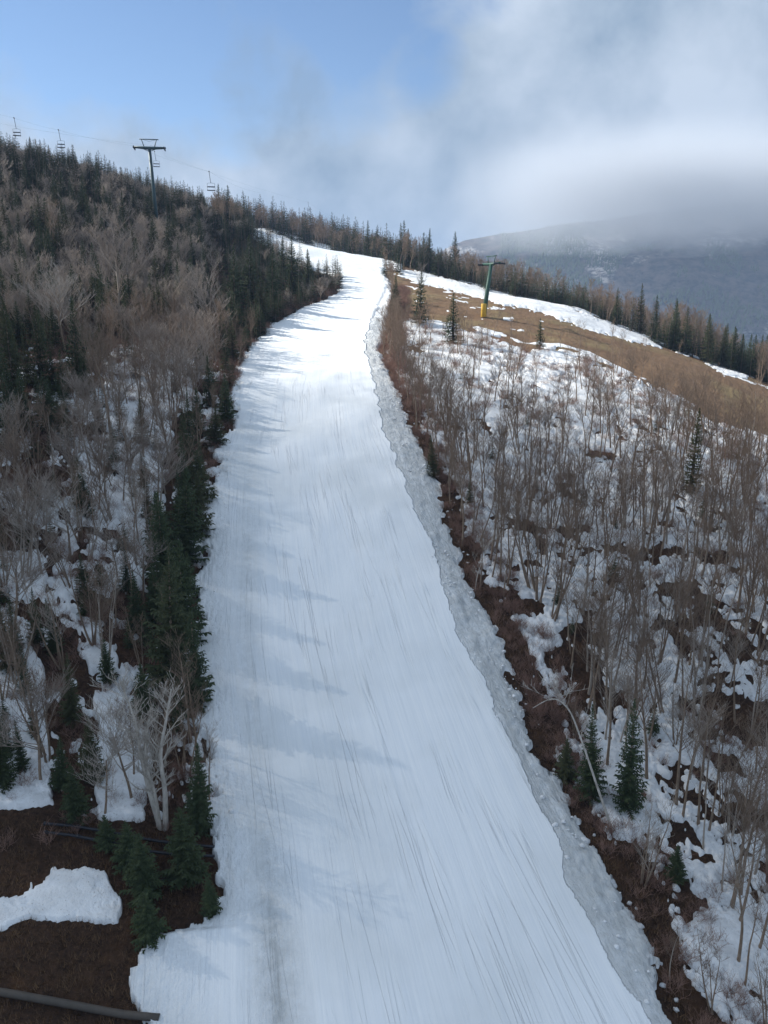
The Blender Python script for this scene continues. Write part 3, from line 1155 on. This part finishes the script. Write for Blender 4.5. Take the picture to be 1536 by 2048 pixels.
def build_bulk(name, d, label):
    vs, fs, mi, mats, off = [], [], [], [], 0
    for mn, (v, f, c) in d.items():
        vs.append(np.concatenate(v))
        ff = np.concatenate(f) + off
        fs.append(ff)
        mi.append(np.full(len(ff), len(mats)))
        mats.append(bpy.data.materials[mn])
        off += c
    vs = np.concatenate(vs)
    fs = np.concatenate(fs)
    mi = np.concatenate(mi)
    # triangles were stored with their last corner doubled
    istri = fs[:, 2] == fs[:, 3]
    tot = np.where(istri, 3, 4)
    flat = fs[np.arange(4)[None] < tot[:, None]]
    me = bpy.data.meshes.new(name)
    me.vertices.add(len(vs))
    me.vertices.foreach_set('co', vs.astype(np.float32).ravel())
    me.loops.add(len(flat))
    me.loops.foreach_set('vertex_index', flat.astype(np.int32))
    me.polygons.add(len(fs))
    me.polygons.foreach_set('loop_start', np.concatenate([[0], np.cumsum(tot)[:-1]]).astype(np.int32))
    for m in mats:
        me.materials.append(m)
    me.polygons.foreach_set('material_index', mi.astype(np.int32))
    me.update(calc_edges=True)
    return tag(link(name, me), label, None, None, 'stuff')


o = build_bulk('spruce_woods', bulk['spruce'], 'far spruce woods along the crests of the ski hill')
o['category'] = 'woods'
o = build_bulk('bare_woods', bulk['bare'], 'mass of thin bare trees covering the slopes beside the piste')
o['category'] = 'woods'

# mountain trees: far-off wood that reads as one mass
r = np.random.default_rng(77)
NM = 26000
ii = r.integers(0, MX.shape[0] - 1, NM)
jj = np.sqrt(r.random(NM)) * 105
jj = jj.astype(int)
cx, cy, cz = MX[ii, jj] + r.normal(0, 6, NM), MY[ii, jj] + r.normal(0, 6, NM), MZ[ii, jj]
ck = fbm(cx / 120, cy / 120, 4, 99) > .5
cx, cy, cz = cx[ck], cy[ck], cz[ck]
m_ = len(cx)
hh_ = r.uniform(7, 15, m_)
V = np.zeros((m_, 6, 3))
for k in range(5):
    V[:, k] = np.stack([cx + np.cos(k * 1.2566) * hh_ * .22, cy + np.sin(k * 1.2566) * hh_ * .22, cz - 1], 1)
V[:, 5] = np.stack([cx, cy, cz + hh_], 1)
fc = np.array([[k, (k + 1) % 5, 5] for k in range(5)])
FC = (fc[None] + (np.arange(m_) * 6)[:, None, None]).reshape(-1, 3)
o = link('mountain_woods', mesh_np('mountain_woods', V.reshape(-1, 3), FC, M_NEED, smooth=False))
tag(o, 'dark conifer woods on the far mountain', 'woods', None, 'stuff')

# ------------------------------------------------------------------ undergrowth
BR = random.Random(31)
sh = []
for i in range(3):
    mb = MB()
    for k in range(26):
        d0 = (rdir(BR) * BR.uniform(.2, .9) + UP).normalized()
        grow(mb, BR, Vector((BR.gauss(0, .25), BR.gauss(0, .25), -.05)), d0, BR.uniform(.6, 1.5), .014, 0, 1, (5,), .010, .1, 3)
    sh.append(mb.arrays())
x, y, z, px, py, zc, r1, r2, r3 = scatter(30000, 61, (-70, 75), (34, 240))
pq = inpoly(px, py, PISTE)
prx = edge_x(PISTE_R, py)
plx = edge_x(PISTE_L, py)
mp = zc / F
dR = (px - prx) * mp
dL = (plx - px) * mp
okm = (~pq) & (py < 2200) & (px > -80) & (px < 1600) & (
    ((dR > .2) & (dR < 5) & (r1 < .85)) | ((dL > 0.1) & (dL < 3.5) & (r1 < .45) & (py < 1650)) |
    ((dR > 4.5) & (r1 < .10) & (~inpoly(px, py, RUN)) & (zc < 200)) | ((dL > 3.5) & (r1 < .28) & (py < 1700) & (py > 500)))
L = [[], [], 0]
for i in np.nonzero(okm)[0]:
    v, f = sh[int(r2[i] * 3)]
    a = r3[i] * 6.28
    s_ = (.45 + .7 * r2[i]) * (1.0 if zc[i] < 120 else 1.3)
    m = np.array([[math.cos(a), -math.sin(a), 0], [math.sin(a), math.cos(a), 0], [0, 0, .8]]) * s_
    L[0].append(v @ m.T + np.array([x[i], y[i], z[i]]))
    L[1].append(f + L[2])
    L[2] += len(v)
print('SHRUBS', len(L[0]))
M_BRUSH = mat_bark('reddish_brush', (.34, .215, .17), (.21, .13, .10), 1.0, 0)
o = build_bulk('undergrowth', {M_BRUSH.name: L}, 'tangled brown twiggy undergrowth along both piste edges')
o['category'] = 'undergrowth'


# dead grass and fallen twigs on the open brown ground
TR = np.random.default_rng(91)
nT = 60000
x = TR.uniform(-42, 60, nT)
y = TR.uniform(32, 120, nT)
z = H(x, y)
px, py, zc = proj(x, y, z)
dR = (px - edge_x(PISTE_R, py)) * zc / F
dL = (edge_x(PISTE_L, py) - px) * zc / F
snowy = inpoly(px, py, SNOW_LEFT[5])
okm = (~inpoly(px, py, PISTE)) & (~snowy) & (px > -60) & (px < 1600) & (py < 2150) & (
    ((dL > .1) & (py > 1640)) | ((dR > 0) & (dR < 4.5)) | ((dL > 0) & (dL < 3)) | (TR.random(nT) < .12))
x, y, z = x[okm], y[okm], z[okm]
m_ = len(x)
NB = 7
V = np.zeros((m_, NB, 3, 3))
for k in range(NB):
    a = TR.uniform(0, 6.28, m_)
    h_ = TR.uniform(.15, .5, m_)
    l_ = TR.uniform(.05, .45, m_)
    bx, by = x + TR.normal(0, .14, m_), y + TR.normal(0, .14, m_)
    V[:, k, 0] = np.stack([bx - np.sin(a) * .018, by + np.cos(a) * .018, z - .05], 1)
    V[:, k, 1] = np.stack([bx + np.sin(a) * .018, by - np.cos(a) * .018, z - .05], 1)
    V[:, k, 2] = np.stack([bx + np.cos(a) * l_, by + np.sin(a) * l_, z + h_], 1)
M_STRAW = mat_bark('dead_grass_straw', (.20, .125, .07), (.085, .05, .032), 1.2, 0)
o = link('dead_grass', mesh_np('dead_grass', V.reshape(-1, 3), np.arange(m_ * NB * 3).reshape(-1, 3), M_STRAW, smooth=False))
tag(o, 'dead brown grass and weeds beside the piste', 'grass', None, 'stuff')


# ------------------------------------------------------------------ pale birches, custom
def custom_birch(name, px_, py_, stems, label, nb=16, seed=3, r0=.17):
    R = random.Random(seed)
    p = hit(px_, py_)
    _, _, d = proj(p.x, p.y, p.z)
    root = bpy.data.objects.new(name, None)
    root.location = p
    COL.objects.link(root)
    tag(root, label, 'birch')
    for st in stems:
        ctrl = [Vector((a, b_, c)) for a, b_, c in st]
        # smooth the control polyline
        pts = []
        for i in range(len(ctrl) - 1):
            p0 = ctrl[max(i - 1, 0)]
            p1, p2 = ctrl[i], ctrl[i + 1]
            p3 = ctrl[min(i + 2, len(ctrl) - 1)]
            for k in range(5):
                t = k / 5
                pts.append(.5 * ((2 * p1) + (p2 - p0) * t + (2 * p0 - 5 * p1 + 4 * p2 - p3) * t * t +
                                 (3 * p1 - p0 - 3 * p2 + p3) * t ** 3))
        pts.append(ctrl[-1])
        m = len(pts)
        tk = MB()
        rad = [r0 * (1 - .85 * i / m) for i in range(m)]
        tk.tube(pts, rad, 8)
        link('trunk', tk.mesh('trunk', M_BIRCH), root)
        br = MB()
        for k in range(nb):
            i = int(m * R.uniform(.35, .98)) - 1
            dr = (pts[min(i + 1, m - 1)] - pts[i - 1]).normalized()
            nd = (dr * .5 + rdir(R) * .8 + UP * .35).normalized()
            grow(br, R, pts[i], nd, R.uniform(1.0, 2.5), rad[i] * .5, 0, 2, (4, 3), .018, .2, 5)
        link('branches', br.mesh('branches', M_BIRCH), root)
    return root


_, _, dB = proj(*birchp)
u_ = dB / F   # metres per pixel there
custom_birch('birch_tree', 325, 1655,
             [[(-.1, 0, -.3), (-.8, .1, 3.2), (-1.2, .2, 6.0), (-1.5, .3, 8.8), (-2.4, .5, 11.6)],
              [(.2, 0, -.3), (.35, .1, 3.0), (.3, -.1, 6.0), (.8, .1, 8.6), (1.3, .3, 11.0)],
              [(-.25, .1, -.3), (-.5, .3, 2.6), (-.9, .2, 5.4), (-.6, .6, 8.4)]],
             'old pale birch with splayed trunks and tangled crown at lower left of the piste', 28, 3, .23)
lp = hit(1228, 1668)
_, _, dL_ = proj(*lp)
g = dL_ / F
custom_birch('birch_tree', 1228, 1668,
             [[(0, 0, -.1), (-34 * g, .6, 92 * g), (-70 * g, 1.0, 192 * g), (-98 * g, 1.2, 256 * g),
               (-132 * g, 1.0, 282 * g), (-172 * g, .6, 268 * g)]],
             'pale birch bent over in an arch toward the piste', 9, 9, .10)
custom_birch('birch_tree', 950, 1180,
             [[(0, 0, -.1), (.3, .3, 1.8), (1.2, .8, 4.2), (2.4, 1.3, 6.8)]],
             'thin pale birch leaning right over the brown right bank', 7, 12, .06)


# ------------------------------------------------------------------ lifts
def lift_tower(name, top_px, top_py, depth, yaw, label, mat, armlen, pad=None, lean=0.0, hfix=None, rscale=1.0):
    q = unproj(top_px, top_py, depth)
    if hfix:
        bp = hit(*hfix)
        _, _, depth = proj(bp.x, bp.y, bp.z)
        q = unproj(top_px, top_py, depth)
        bx, by, bz = bp
    else:
        bx, by = q[0] + lean, q[1]
        bz = float(H(bx, by))
    hgt = q[2] - bz
    root = bpy.data.objects.new(name, None)
    root.location = (bx, by, bz)
    COL.objects.link(root)
    tag(root, label, 'lift tower')
    dx, dy = q[0] - bx, q[1] - by
    k = armlen / 10.0
    T = Vector((dx, dy, hgt))
    mb = MB()
    ht = hgt - 2.6 * k
    pt = T * (ht / hgt)
    mb.tube([(0, 0, -1), pt * .5, pt], [.62 * k * rscale, .54 * k * rscale, .45 * k * rscale], 14, True)
    link('post', mb.mesh('post', mat), root)
    Rz = Matrix.Rotation(yaw, 3, 'Z')

    def w(a, b, c):
        return pt + Rz @ Vector((a, b, c)) * k
    mb = MB()
    mb.tube([w(-5, 0, .15), w(0, 0, -.05), w(5, 0, .15)], [.30 * k, .50 * k, .30 * k], 6, True)
    mb.tube([w(-3, 0, .1), w(0, 0, -1.0), w(3, 0, .1)], [.1 * k, .1 * k, .1 * k], 6, True)
    link('crossarm', mb.mesh('crossarm', mat), root)
    mb = MB()
    for s_ in (-1, 1):
        mb.tube([w(1.5 * s_, 0, .1), w(2.3 * s_, 0, 2.5)], [.15 * k, .13 * k], 5, True)
    mb.tube([w(-2.9, 0, 2.5), w(2.9, 0, 2.5)], [.15 * k] * 2, 5, True)
    mb.tube([w(-2.3, 0, 2.5), w(0, 0, 1.9), w(2.3, 0, 2.5)], [.05 * k] * 3, 4, True)
    link('lifting_frame', mb.mesh('lifting_frame', mat), root)
    for s_ in (-1, 1):
        mb = MB()
        mb.box(w(4.6 * s_, 0, -.15), (.30 * k, 4.6 * k, .45 * k), Rz)
        sh_ = link('sheave_assembly', mb.mesh('sheave_assembly', M_DARK, False), root)
        for j in range(6):
            mb = MB()
            c = w(4.6 * s_, -1.9 + j * .76, -.05)
            ax = Rz @ Vector((.12 * k, 0, 0))
            mb.tube([c - ax, c + ax], [.3 * k, .3 * k], 10, True)
            link('wheel', mb.mesh('wheel', M_DARK), sh_)
    mb = MB()
    for s_ in (-.22, .22):
        off = Rz @ Vector((s_, -.62 * k * rscale - .12, 0))
        mb.tube([Vector((0, 0, 1.5)) + off, pt + off], [.03, .03], 4)
    nst = int(ht / .5)
    for j in range(nst):
        c = pt * ((j + 3) / (nst + 3)) if ht else pt
        off = Rz @ Vector((0, -.62 * k * rscale - .12, 0))
        e = Rz @ Vector((.22, 0, 0))
        mb.tube([c + off - e, c + off + e], [.02, .02], 3)
    link('ladder', mb.mesh('ladder', mat), root)
    if pad:
        mb = MB()
        rp = .62 * k * rscale + .10
        mb.tube([(0, 0, .0), (0, 0, .1), (0, 0, pad - .1), (0, 0, pad)], [rp * .9, rp, rp, rp * .9], 14, True)
        link('padding', mb.mesh('padding', M_YEL), root)
    return root, w, k


DT = 232
tw1, w1, k1 = lift_tower('lift_tower', 297, 278, DT, math.radians(10),
                         'tall dark teal chairlift tower above the spruces on the left crest', M_STEEL, 9.6, lean=1.0)
tw2, w2, k2 = lift_tower('lift_tower', 985, 512, 190, math.radians(-62),
                         'green lift tower with yellow padded foot on the brown run', M_GREEN, 7.5, pad=3.3,
                         hfix=(967, 634), rscale=1.25)


def chair(px_, top_py, depth, hang, label, dark=M_DARK):
    q = unproj(px_, top_py, depth)
    root = bpy.data.objects.new('lift_chair', None)
    root.location = tuple(q)
    root.rotation_euler = (0, 0, math.radians(12))
    COL.objects.link(root)
    tag(root, label, 'lift chair', 'empty chairs hanging on the chairlift')
    k = hang / 5.0
    mb = MB()
    mb.tube([(0, -.35 * k, 0), (0, .35 * k, 0)], [.16 * k, .16 * k], 6, True)
    link('grip', mb.mesh('grip', dark), root)
    mb = MB()
    mb.tube([(0, 0, 0), (.12 * k, 0, -1.2 * k), (.25 * k, 0, -2.5 * k), (.35 * k, 0, -2.9 * k)], [.07 * k] * 4, 5, True)
    link('hanger', mb.mesh('hanger', dark), root)
    mb = MB()
    c = Vector((.35 * k, 0, -2.9 * k))
    for s_ in (-1, 1):
        mb.tube([c, c + Vector((1.0 * s_, 0, -.1)) * k, c + Vector((1.05 * s_, 0, -1.9)) * k,
                 c + Vector((1.05 * s_, -.6, -2.0)) * k], [.045 * k] * 4, 5, True)
    link('side_frame', mb.mesh('side_frame', dark), root)
    mb = MB()
    mb.box(c + Vector((0, .05, -1.0)) * k, (2.0 * k, .06 * k, .28 * k))
    link('backrest', mb.mesh('backrest', dark, False), root)
    mb = MB()
    mb.box(c + Vector((0, -.3, -1.95)) * k, (2.2 * k, .62 * k, .16 * k))
    link('seat', mb.mesh('seat', dark, False), root)
    return root


chair(28, 236, 225, 4.9, 'leftmost chairlift chair just above the left edge treetops')
chair(117, 260, 226, 4.9, 'lift chair second from the left above the crest spruces')
chair(309, 303, 244, 4.6, 'lift chair hanging just right of the teal tower post')
chair(418, 343, 224, 5.3, 'lone lift chair hanging in open sky right of the teal tower')
chair(616, 404, 420, 4.6, 'tiny faraway lift chair above the skyline spruces')


def cable(pts, name, label):
    mb = MB()
    P_ = [Vector(tuple(unproj(*p))) for p in pts]
    full = []
    for a, b in zip(P_[:-1], P_[1:]):
        for k in range(10):
            t = k / 10
            v = a.lerp(b, t)
            v.z -= 1.0 * 4 * t * (1 - t) * min(1, (b - a).length / 60)
            full.append(v)
    full.append(P_[-1])
    mb.tube(full, [.012] * len(full), 4)
    o = link(name, mb.mesh(name, M_DARK))
    tag(o, label, 'cable')


s1 = w1(-4.6, 0, .4) + tw1.location
s2 = w1(4.6, 0, .4) + tw1.location


def w2px(v):
    a, b, c = proj(v.x, v.y, v.z)
    return (float(a), float(b), float(c))


cable([(-160, 180, 224), (28, 236, 225), (117, 260, 226), w2px(s1), (418, 343, 224), (520, 385, 300)], 'haul_cable',
      'thin near cable of the chairlift running past the left crest')
cable([(-160, 215, 250), w2px(s2), (309, 303, 244) if False else (330, 312, 246), (616, 404, 420), (700, 450, 520)], 'haul_cable',
      'thin far cable of the chairlift on the right side of the tower')

# ------------------------------------------------------------------ fence, posts, pipes, lumps
fp = [(786, 562), (786, 575), (785, 590), (783, 606), (781, 624), (779, 644), (778, 668)]
fpts = [hit(a, b) for a, b in fp]
root = bpy.data.objects.new('snow_fence', None)
root.location = fpts[0]
COL.objects.link(root)
tag(root, 'dark weathered wooden fence along the right edge of the upper piste', 'fence')
posts = []
for a, b in zip(fpts[:-1], fpts[1:]):
    for k in range(3):
        v = a.lerp(b, k / 3)
        v.z = float(H(v.x, v.y))
        posts.append(v - fpts[0])
for v in posts:
    mb = MB()
    mb.tube([v + Vector((0, 0, -.3)), v + Vector((.03, 0, 2.3))], [.10, .09], 6, True)
    link('fence_post', mb.mesh('fence_post', M_WOOD), root)
for zz in (.8, 1.3, 1.8):
    mb = MB()
    for a, b in zip(posts[:-1], posts[1:]):
        mb.tube([a + UP * zz, b + UP * zz], [.06, .06], 4, True)
    link('rail', mb.mesh('rail', M_WOOD), root)

for (a, b, hp, lb) in ((801, 541, 26, 'dark post at the right end of the top of the piste'),
                       (671, 503, 13, 'thin leaning marker pole on the upper piste')):
    p = hit(a, b)
    _, _, d = proj(*p)
    mb = MB()
    hm = hp * d / F
    ln = -.9 if b == 503 else .1
    mb.tube([(0, 0, -.3), (ln * .5, 0, hm * .5), (ln, 0, hm)], [.16, .15, .12], 6, True)
    mb.box((ln, 0, hm - .2), (.5, .1, .4))
    o = link('marker_pole', mb.mesh('marker_pole', M_WOOD))
    o.location = p
    tag(o, lb, 'pole')


def pipe(pts, r_, name, label, mat, lift=.25):
    P_ = [hit(a, b) for a, b in pts]
    full = []
    for a, b in zip(P_[:-1], P_[1:]):
        for k in range(6):
            v = a.lerp(b, k / 6)
            full.append(v)
    full.append(P_[-1])
    for v in full:
        v.z = float(H(v.x, v.y)) + lift
    zs = [v.z for v in full]
    for i, v in enumerate(full):
        v.z = sum(zs[max(0, i - 3):i + 4]) / len(zs[max(0, i - 3):i + 4]) + .15
    mb = MB()
    mb.tube(full, [r_] * len(full), 8, True)
    for i in range(0, len(full) if r_ < .2 else 0, 4):
        v = full[i]
        d = (full[min(i + 1, len(full) - 1)] - full[max(0, i - 1)]).normalized()
        mb.tube([v - d * .12, v + d * .12], [r_ * 1.35] * 2, 8, True)
    o = link(name, mb.mesh(name, mat))
    tag(o, label, 'pipe')


pipe([(92, 1655), (190, 1668), (300, 1690), (430, 1705)], .10, 'pipe', 'upper of two dark pipes crossing under the birches', M_PIPE)
pipe([(92, 1672), (190, 1688), (300, 1712), (430, 1724)], .10, 'pipe', 'lower of two dark pipes crossing under the birches', M_PIPE)
pipe([(-60, 1988), (60, 2003), (180, 2025), (320, 2050)], .22, 'pipe', 'thick grey brown pipe lying on brown ground in the bottom left corner', M_PIPEG, .2)

LUMPS = [(1168, 1687, 20), (1205, 1742, 13), (1212, 1765, 10), (1222, 1768, 16), (1228, 1775, 13), (1216, 1782, 9),
         (1232, 1786, 8), (1259, 1810, 9), (1262, 1838, 14), (1281, 1855, 13), (1263, 1880, 14), (1256, 1868, 8),
         (1290, 1912, 7), (1322, 1930, 7), (1108, 1543, 7), (1012, 1498, 11), (1031, 1507, 12), (1044, 1519, 11),
         (1188, 1672, 7), (1325, 1975, 11), (1352, 2002, 9), (1352, 2022, 10), (1246, 1845, 7), (1272, 1820, 6)]
r = np.random.default_rng(4)
bpy.ops.mesh.primitive_ico_sphere_add(subdivisions=2, radius=1)
ico = bpy.context.object
vi = np.array([tuple(v.co) for v in ico.data.vertices])
fi = np.array([tuple(p.vertices) for p in ico.data.polygons])
bpy.data.objects.remove(ico)
lm = []
for k in range(4):
    v = vi * (1 + (r.random((len(vi), 1)) - .5) * .5) * np.array([1, .85, .7])
    lm.append(mesh_np('snow_lump', v, fi, M_CHUNK, smooth=False))
for i, (a, b, wpx) in enumerate(LUMPS):
    p = hit(a, b)
    _, _, d = proj(*p)
    o = link('snow_lump', lm[i % 4])
    s_ = wpx * d / F * .55
    o.scale = (s_, s_, s_)
    o.rotation_euler = (0, 0, i * 1.3)
    o.location = p + Vector((0, 0, s_ * .4 + (.4 if a < 1050 else 0.05)))
    if wpx == 20:
        tag(o, 'largest snow lump fallen on the brown right bank', 'snow lump', 'snow lumps along the right bank')
    elif a < 1050:
        tag(o, 'snow lump on the right snow bank beside the groomed piste', 'snow lump', 'snow lumps on the right snow bank')
    elif b < 1800:
        tag(o, 'small snow lump in the cluster on the right bank', 'snow lump', 'clustered snow lumps on the right bank')
    else:
        tag(o, 'small snow lump low on the brown right bank', 'snow lump', 'low snow lumps on the right bank')

CR = np.random.default_rng(55)
nC = 30000
x = CR.uniform(-30, 60, nC)
y = CR.uniform(34, 200, nC)
z = H(x, y)
px, py, zc = proj(x, y, z)
rR = edge_x(PISTE_R, py)
gR = edge_x(GROOM_R, py)
cw = fbm(x / 3, y / 3, 3, 64)
okm = ((px > gR) & (px < rR + 26) & (CR.random(nC) < np.clip((cw - .42) * 4, .04, 1))) | \
    ((px > edge_x(PISTE_L, py)) & (px < edge_x(PISTE_L, py) + 40) & (CR.random(nC) < .10) & (py > 850))
x, y, z, px, rR, cw = x[okm], y[okm], z[okm], px[okm], rR[okm], cw[okm]
vv, ff, k0 = [], [], 0
v4 = [np.array([tuple(q.co) for q in m_.vertices]) for m_ in lm]
for i in range(len(x)):
    s_ = .05 + .16 * CR.random() ** 3
    top = .72 if px[i] < rR[i] else .02
    v = v4[i % 4] * s_
    vv.append(v + np.array([x[i], y[i], z[i] + top - (px[i] > rR[i] - 14) * .12]))
    ff.append(fi + k0)
    k0 += len(v)
print('CRUMBS', len(x))
o = link('snow_crumbs', mesh_np('snow_crumbs', np.concatenate(vv), np.concatenate(ff), M_CHUNK, smooth=False))
tag(o, 'crumbled snow lying along the edges of the piste', 'snow', None, 'stuff')

# ------------------------------------------------------------------ light
SUN_EL = math.radians(36)
sd_h = Vector((-.93, .37, 0)).normalized()      # horizontal direction toward the sun
to_sun = Vector((sd_h.x * math.cos(SUN_EL), sd_h.y * math.cos(SUN_EL), math.sin(SUN_EL)))
sl = bpy.data.lights.new('sun', 'SUN')
sl.energy = 4.8
sl.angle = math.radians(.5)
sl.color = (1, .945, .86)
so = bpy.data.objects.new('sun', sl)
so.rotation_euler = to_sun.to_track_quat('Z', 'Y').to_euler()
COL.objects.link(so)

s = NT('World', True)
sc.world = s.m
sky = s.n('ShaderNodeTexSky')
sky.sky_type = 'NISHITA'
sky.sun_disc = False
sky.sun_elevation = SUN_EL
sky.sun_rotation = math.atan2(to_sun.x, to_sun.y)
sky.altitude = 900
sky.air_density = 1.0
sky.dust_density = .1
sky.ozone_density = 3.0
co = s.n('ShaderNodeTexCoord').outputs['Generated']
sep = s.n('ShaderNodeSeparateXYZ')
s.l(co, sep.inputs[0])
X_, Y_, Z_ = sep.outputs
zz = s.math('MAXIMUM', Z_, .02)
n_big = s.noise(co, 3.2, 6, .55, .3)
n_mid = s.noise(co, 8.0, 5, .6, .2)


def blob(cx, cy, rx, ry):
    v = (1024 - cy) / F
    fw = CP + SP * v
    c = Vector(((cx - 768) / F, fw, -SP + CP * v)).normalized()
    dx = s.math('MULTIPLY', s.math('SUBTRACT', X_, c.x), F / rx)
    dz = s.math('MULTIPLY', s.math('SUBTRACT', Z_, c.z), F / ry)
    return s.math('SUBTRACT', 1, s.math('ADD', s.math('MULTIPLY', dx, dx), s.math('MULTIPLY', dz, dz)))


b1 = blob(330, 95, 430, 135)
b2 = blob(640, 30, 240, 140)
b3 = blob(850, 130, 75, 75)
bb = s.math('MAXIMUM', s.math('MAXIMUM', b1, b2), b3)
bb = s.math('MAXIMUM', bb, -2.2)
wob = s.math('MULTIPLY', s.math('SUBTRACT', n_big, .5), 1.5)
wob2 = s.math('MULTIPLY', s.math('SUBTRACT', n_mid, .5), 3.4)
blue = s.ramp(s.math('ADD', bb, s.math('ADD', wob, wob2)), -.45, .75)
hs = s.ramp(s.math('ABSOLUTE', Z_), .0, .5)
above = s.math('SUBTRACT', 1, blue)
n3 = s.noise(co, 3.4, 6, .55, .25)
ccol = s.mix(s.ramp(s.math('ADD', s.math('MULTIPLY', n3, .75), s.math('MULTIPLY', n_mid, .25)), .41, .59), (.235, .325, .44), (.50, .58, .69))
cmix = s.n('ShaderNodeMix', data_type='RGBA')
skyb = s.n('ShaderNodeVectorMath', operation='SCALE')
s.l(sky.outputs[0], skyb.inputs[0])
skyb.inputs['Scale'].default_value = 1.0
bg1 = s.n('ShaderNodeBackground')
s.l(sky.outputs[0], bg1.inputs[0])
bg1.inputs[1].default_value = .084
bg2 = s.n('ShaderNodeBackground')
s.l(ccol, bg2.inputs[0])
bg2.inputs[1].default_value = .72
mx = s.n('ShaderNodeMixShader')
s.l(above, mx.inputs[0])
s.l(bg1.outputs[0], mx.inputs[1])
s.l(bg2.outputs[0], mx.inputs[2])
wo = s.n('ShaderNodeOutputWorld')
s.l(mx.outputs[0], wo.inputs[0])


# ------------------------------------------------------------------ haze, mountain fog, shading cloud
def mat_vol(name, dens, col, aniso=0.0):
    m = bpy.data.materials.new(name)
    m.use_nodes = True
    t = m.node_tree
    t.nodes.clear()
    v = t.nodes.new('ShaderNodeVolumePrincipled')
    v.inputs['Color'].default_value = (*col, 1)
    v.inputs['Density'].default_value = dens
    v.inputs['Anisotropy'].default_value = aniso
    o = t.nodes.new('ShaderNodeOutputMaterial')
    t.links.new(v.outputs[0], o.inputs['Volume'])
    return m


mb = MB()
mb.box((0, 1650, 23), (6700, 4600, 574))
o = link('haze', mb.mesh('haze', mat_vol('haze_air', .00016, (.50, .67, .95)), False))
tag(o, 'pale blue air between the ski hill and the mountain', 'haze', None, 'stuff')


def puff(name, center, half, prof, mat, seed, bump=.25, label=''):
    """closed cloud body: thickness falls smoothly to nothing at its rim"""
    na, nr = 72, 26
    vs, fs = [], []
    for sgn in (1, -1):
        for i in range(nr):
            t = i / (nr - 1)
            for k in range(na):
                a = 2 * math.pi * k / na
                rr_ = t * (1 + .16 * math.sin(3 * a + seed) + .10 * math.sin(7 * a + seed * 2))
                xx, yy = rr_ * math.cos(a), rr_ * math.sin(a)
                th = (1 - t * t) ** prof
                nn = float(fbm(np.array(xx * 3 + seed), np.array(yy * 3 + 5.0 * sgn), 4, seed))
                th = th * (1 + bump * (nn - .5) * 4)
                vs.append((center[0] + xx * half[0], center[1] + yy * half[1], center[2] + sgn * th * half[2] + sgn * .05))
    n1 = nr * na
    for sgn, off in ((1, 0), (-1, n1)):
        for i in range(nr - 1):
            for k in range(na):
                a0 = off + i * na + k
                a1 = off + i * na + (k + 1) % na
                f = (a0, a1, a1 + na, a0 + na)
                fs.append(f if sgn < 0 else f[::-1])
    for k in range(na):
        a0 = (nr - 1) * na + k
        a1 = (nr - 1) * na + (k + 1) % na
        fs.append((a0, a1, a1 + n1, a0 + n1))
    me = bpy.data.meshes.new(name)
    me.from_pydata(vs, [], fs)
    me.materials.append(mat)
    o = link(name, me)
    tag(o, label, 'cloud', None, 'stuff')
    return o


# the cloud whose shadow lies over the near half of the piste
tgt = Vector((14, 10, -36))
hC = 620.0
cc = tgt + to_sun * (hC / to_sun.z)
puff('cloud', cc, (170, 112, 60), 1.4, mat_vol('cloud_vapour', .019, (1, 1, 1), .3), 3, .2,
     'grey cloud drifting above the left hillside')
# cloud lying on the mountain top
m = bpy.data.materials.new('fog_vapour')
m.use_nodes = True
fs_ = NT('fog_vapour2')
bpy.data.materials.remove(m)
co = fs_.n('ShaderNodeTexCoord').outputs['Object']
sp_ = fs_.n('ShaderNodeSeparateXYZ')
fs_.l(co, sp_.inputs[0])
nn = fs_.noise(co, .0045, 5, .6)
zz_ = fs_.math('ADD', sp_.outputs[2], fs_.math('MULTIPLY', fs_.math('SUBTRACT', nn, .5), 330))
up_ = fs_.ramp(zz_, -150, 20)
dn_ = fs_.math('SUBTRACT', 1, fs_.ramp(sp_.outputs[2], 0, 140))
sx_ = fs_.math('SUBTRACT', 1, fs_.ramp(fs_.math('ABSOLUTE', sp_.outputs[0]), 800, 1250))
dd_ = fs_.math('MULTIPLY', fs_.math('MULTIPLY', up_, dn_), fs_.math('MULTIPLY', sx_, .0095))
pv_ = fs_.n('ShaderNodeVolumePrincipled')
pv_.inputs['Color'].default_value = (.90, .94, .99, 1)
fs_.l(dd_, pv_.inputs['Density'])
ou_ = fs_.n('ShaderNodeOutputMaterial')
fs_.l(pv_.outputs[0], ou_.inputs['Volume'])
mb = MB()
mb.box((0, 0, 0), (2500, 500, 300))
o = link('mountain_cloud', mb.mesh('mountain_cloud', fs_.m, False))
o.location = (1400, 2010, 300)
tag(o, 'low grey cloud bank lying on the top of the mountain', 'cloud', None, 'stuff')


# ------------------------------------------------------------------ render settings
sc.render.engine = 'CYCLES'
cy = sc.cycles
cy.max_bounces = 5
cy.diffuse_bounces = 3
cy.glossy_bounces = 2
cy.transmission_bounces = 2
cy.transparent_max_bounces = 8
cy.volume_bounces = 1
cy.use_denoising = True
cy.sample_clamp_indirect = 5
sc.view_settings.view_transform = 'Standard'
sc.view_settings.look = 'None'
sc.view_settings.exposure = 0.74
sc.view_settings.gamma = 1
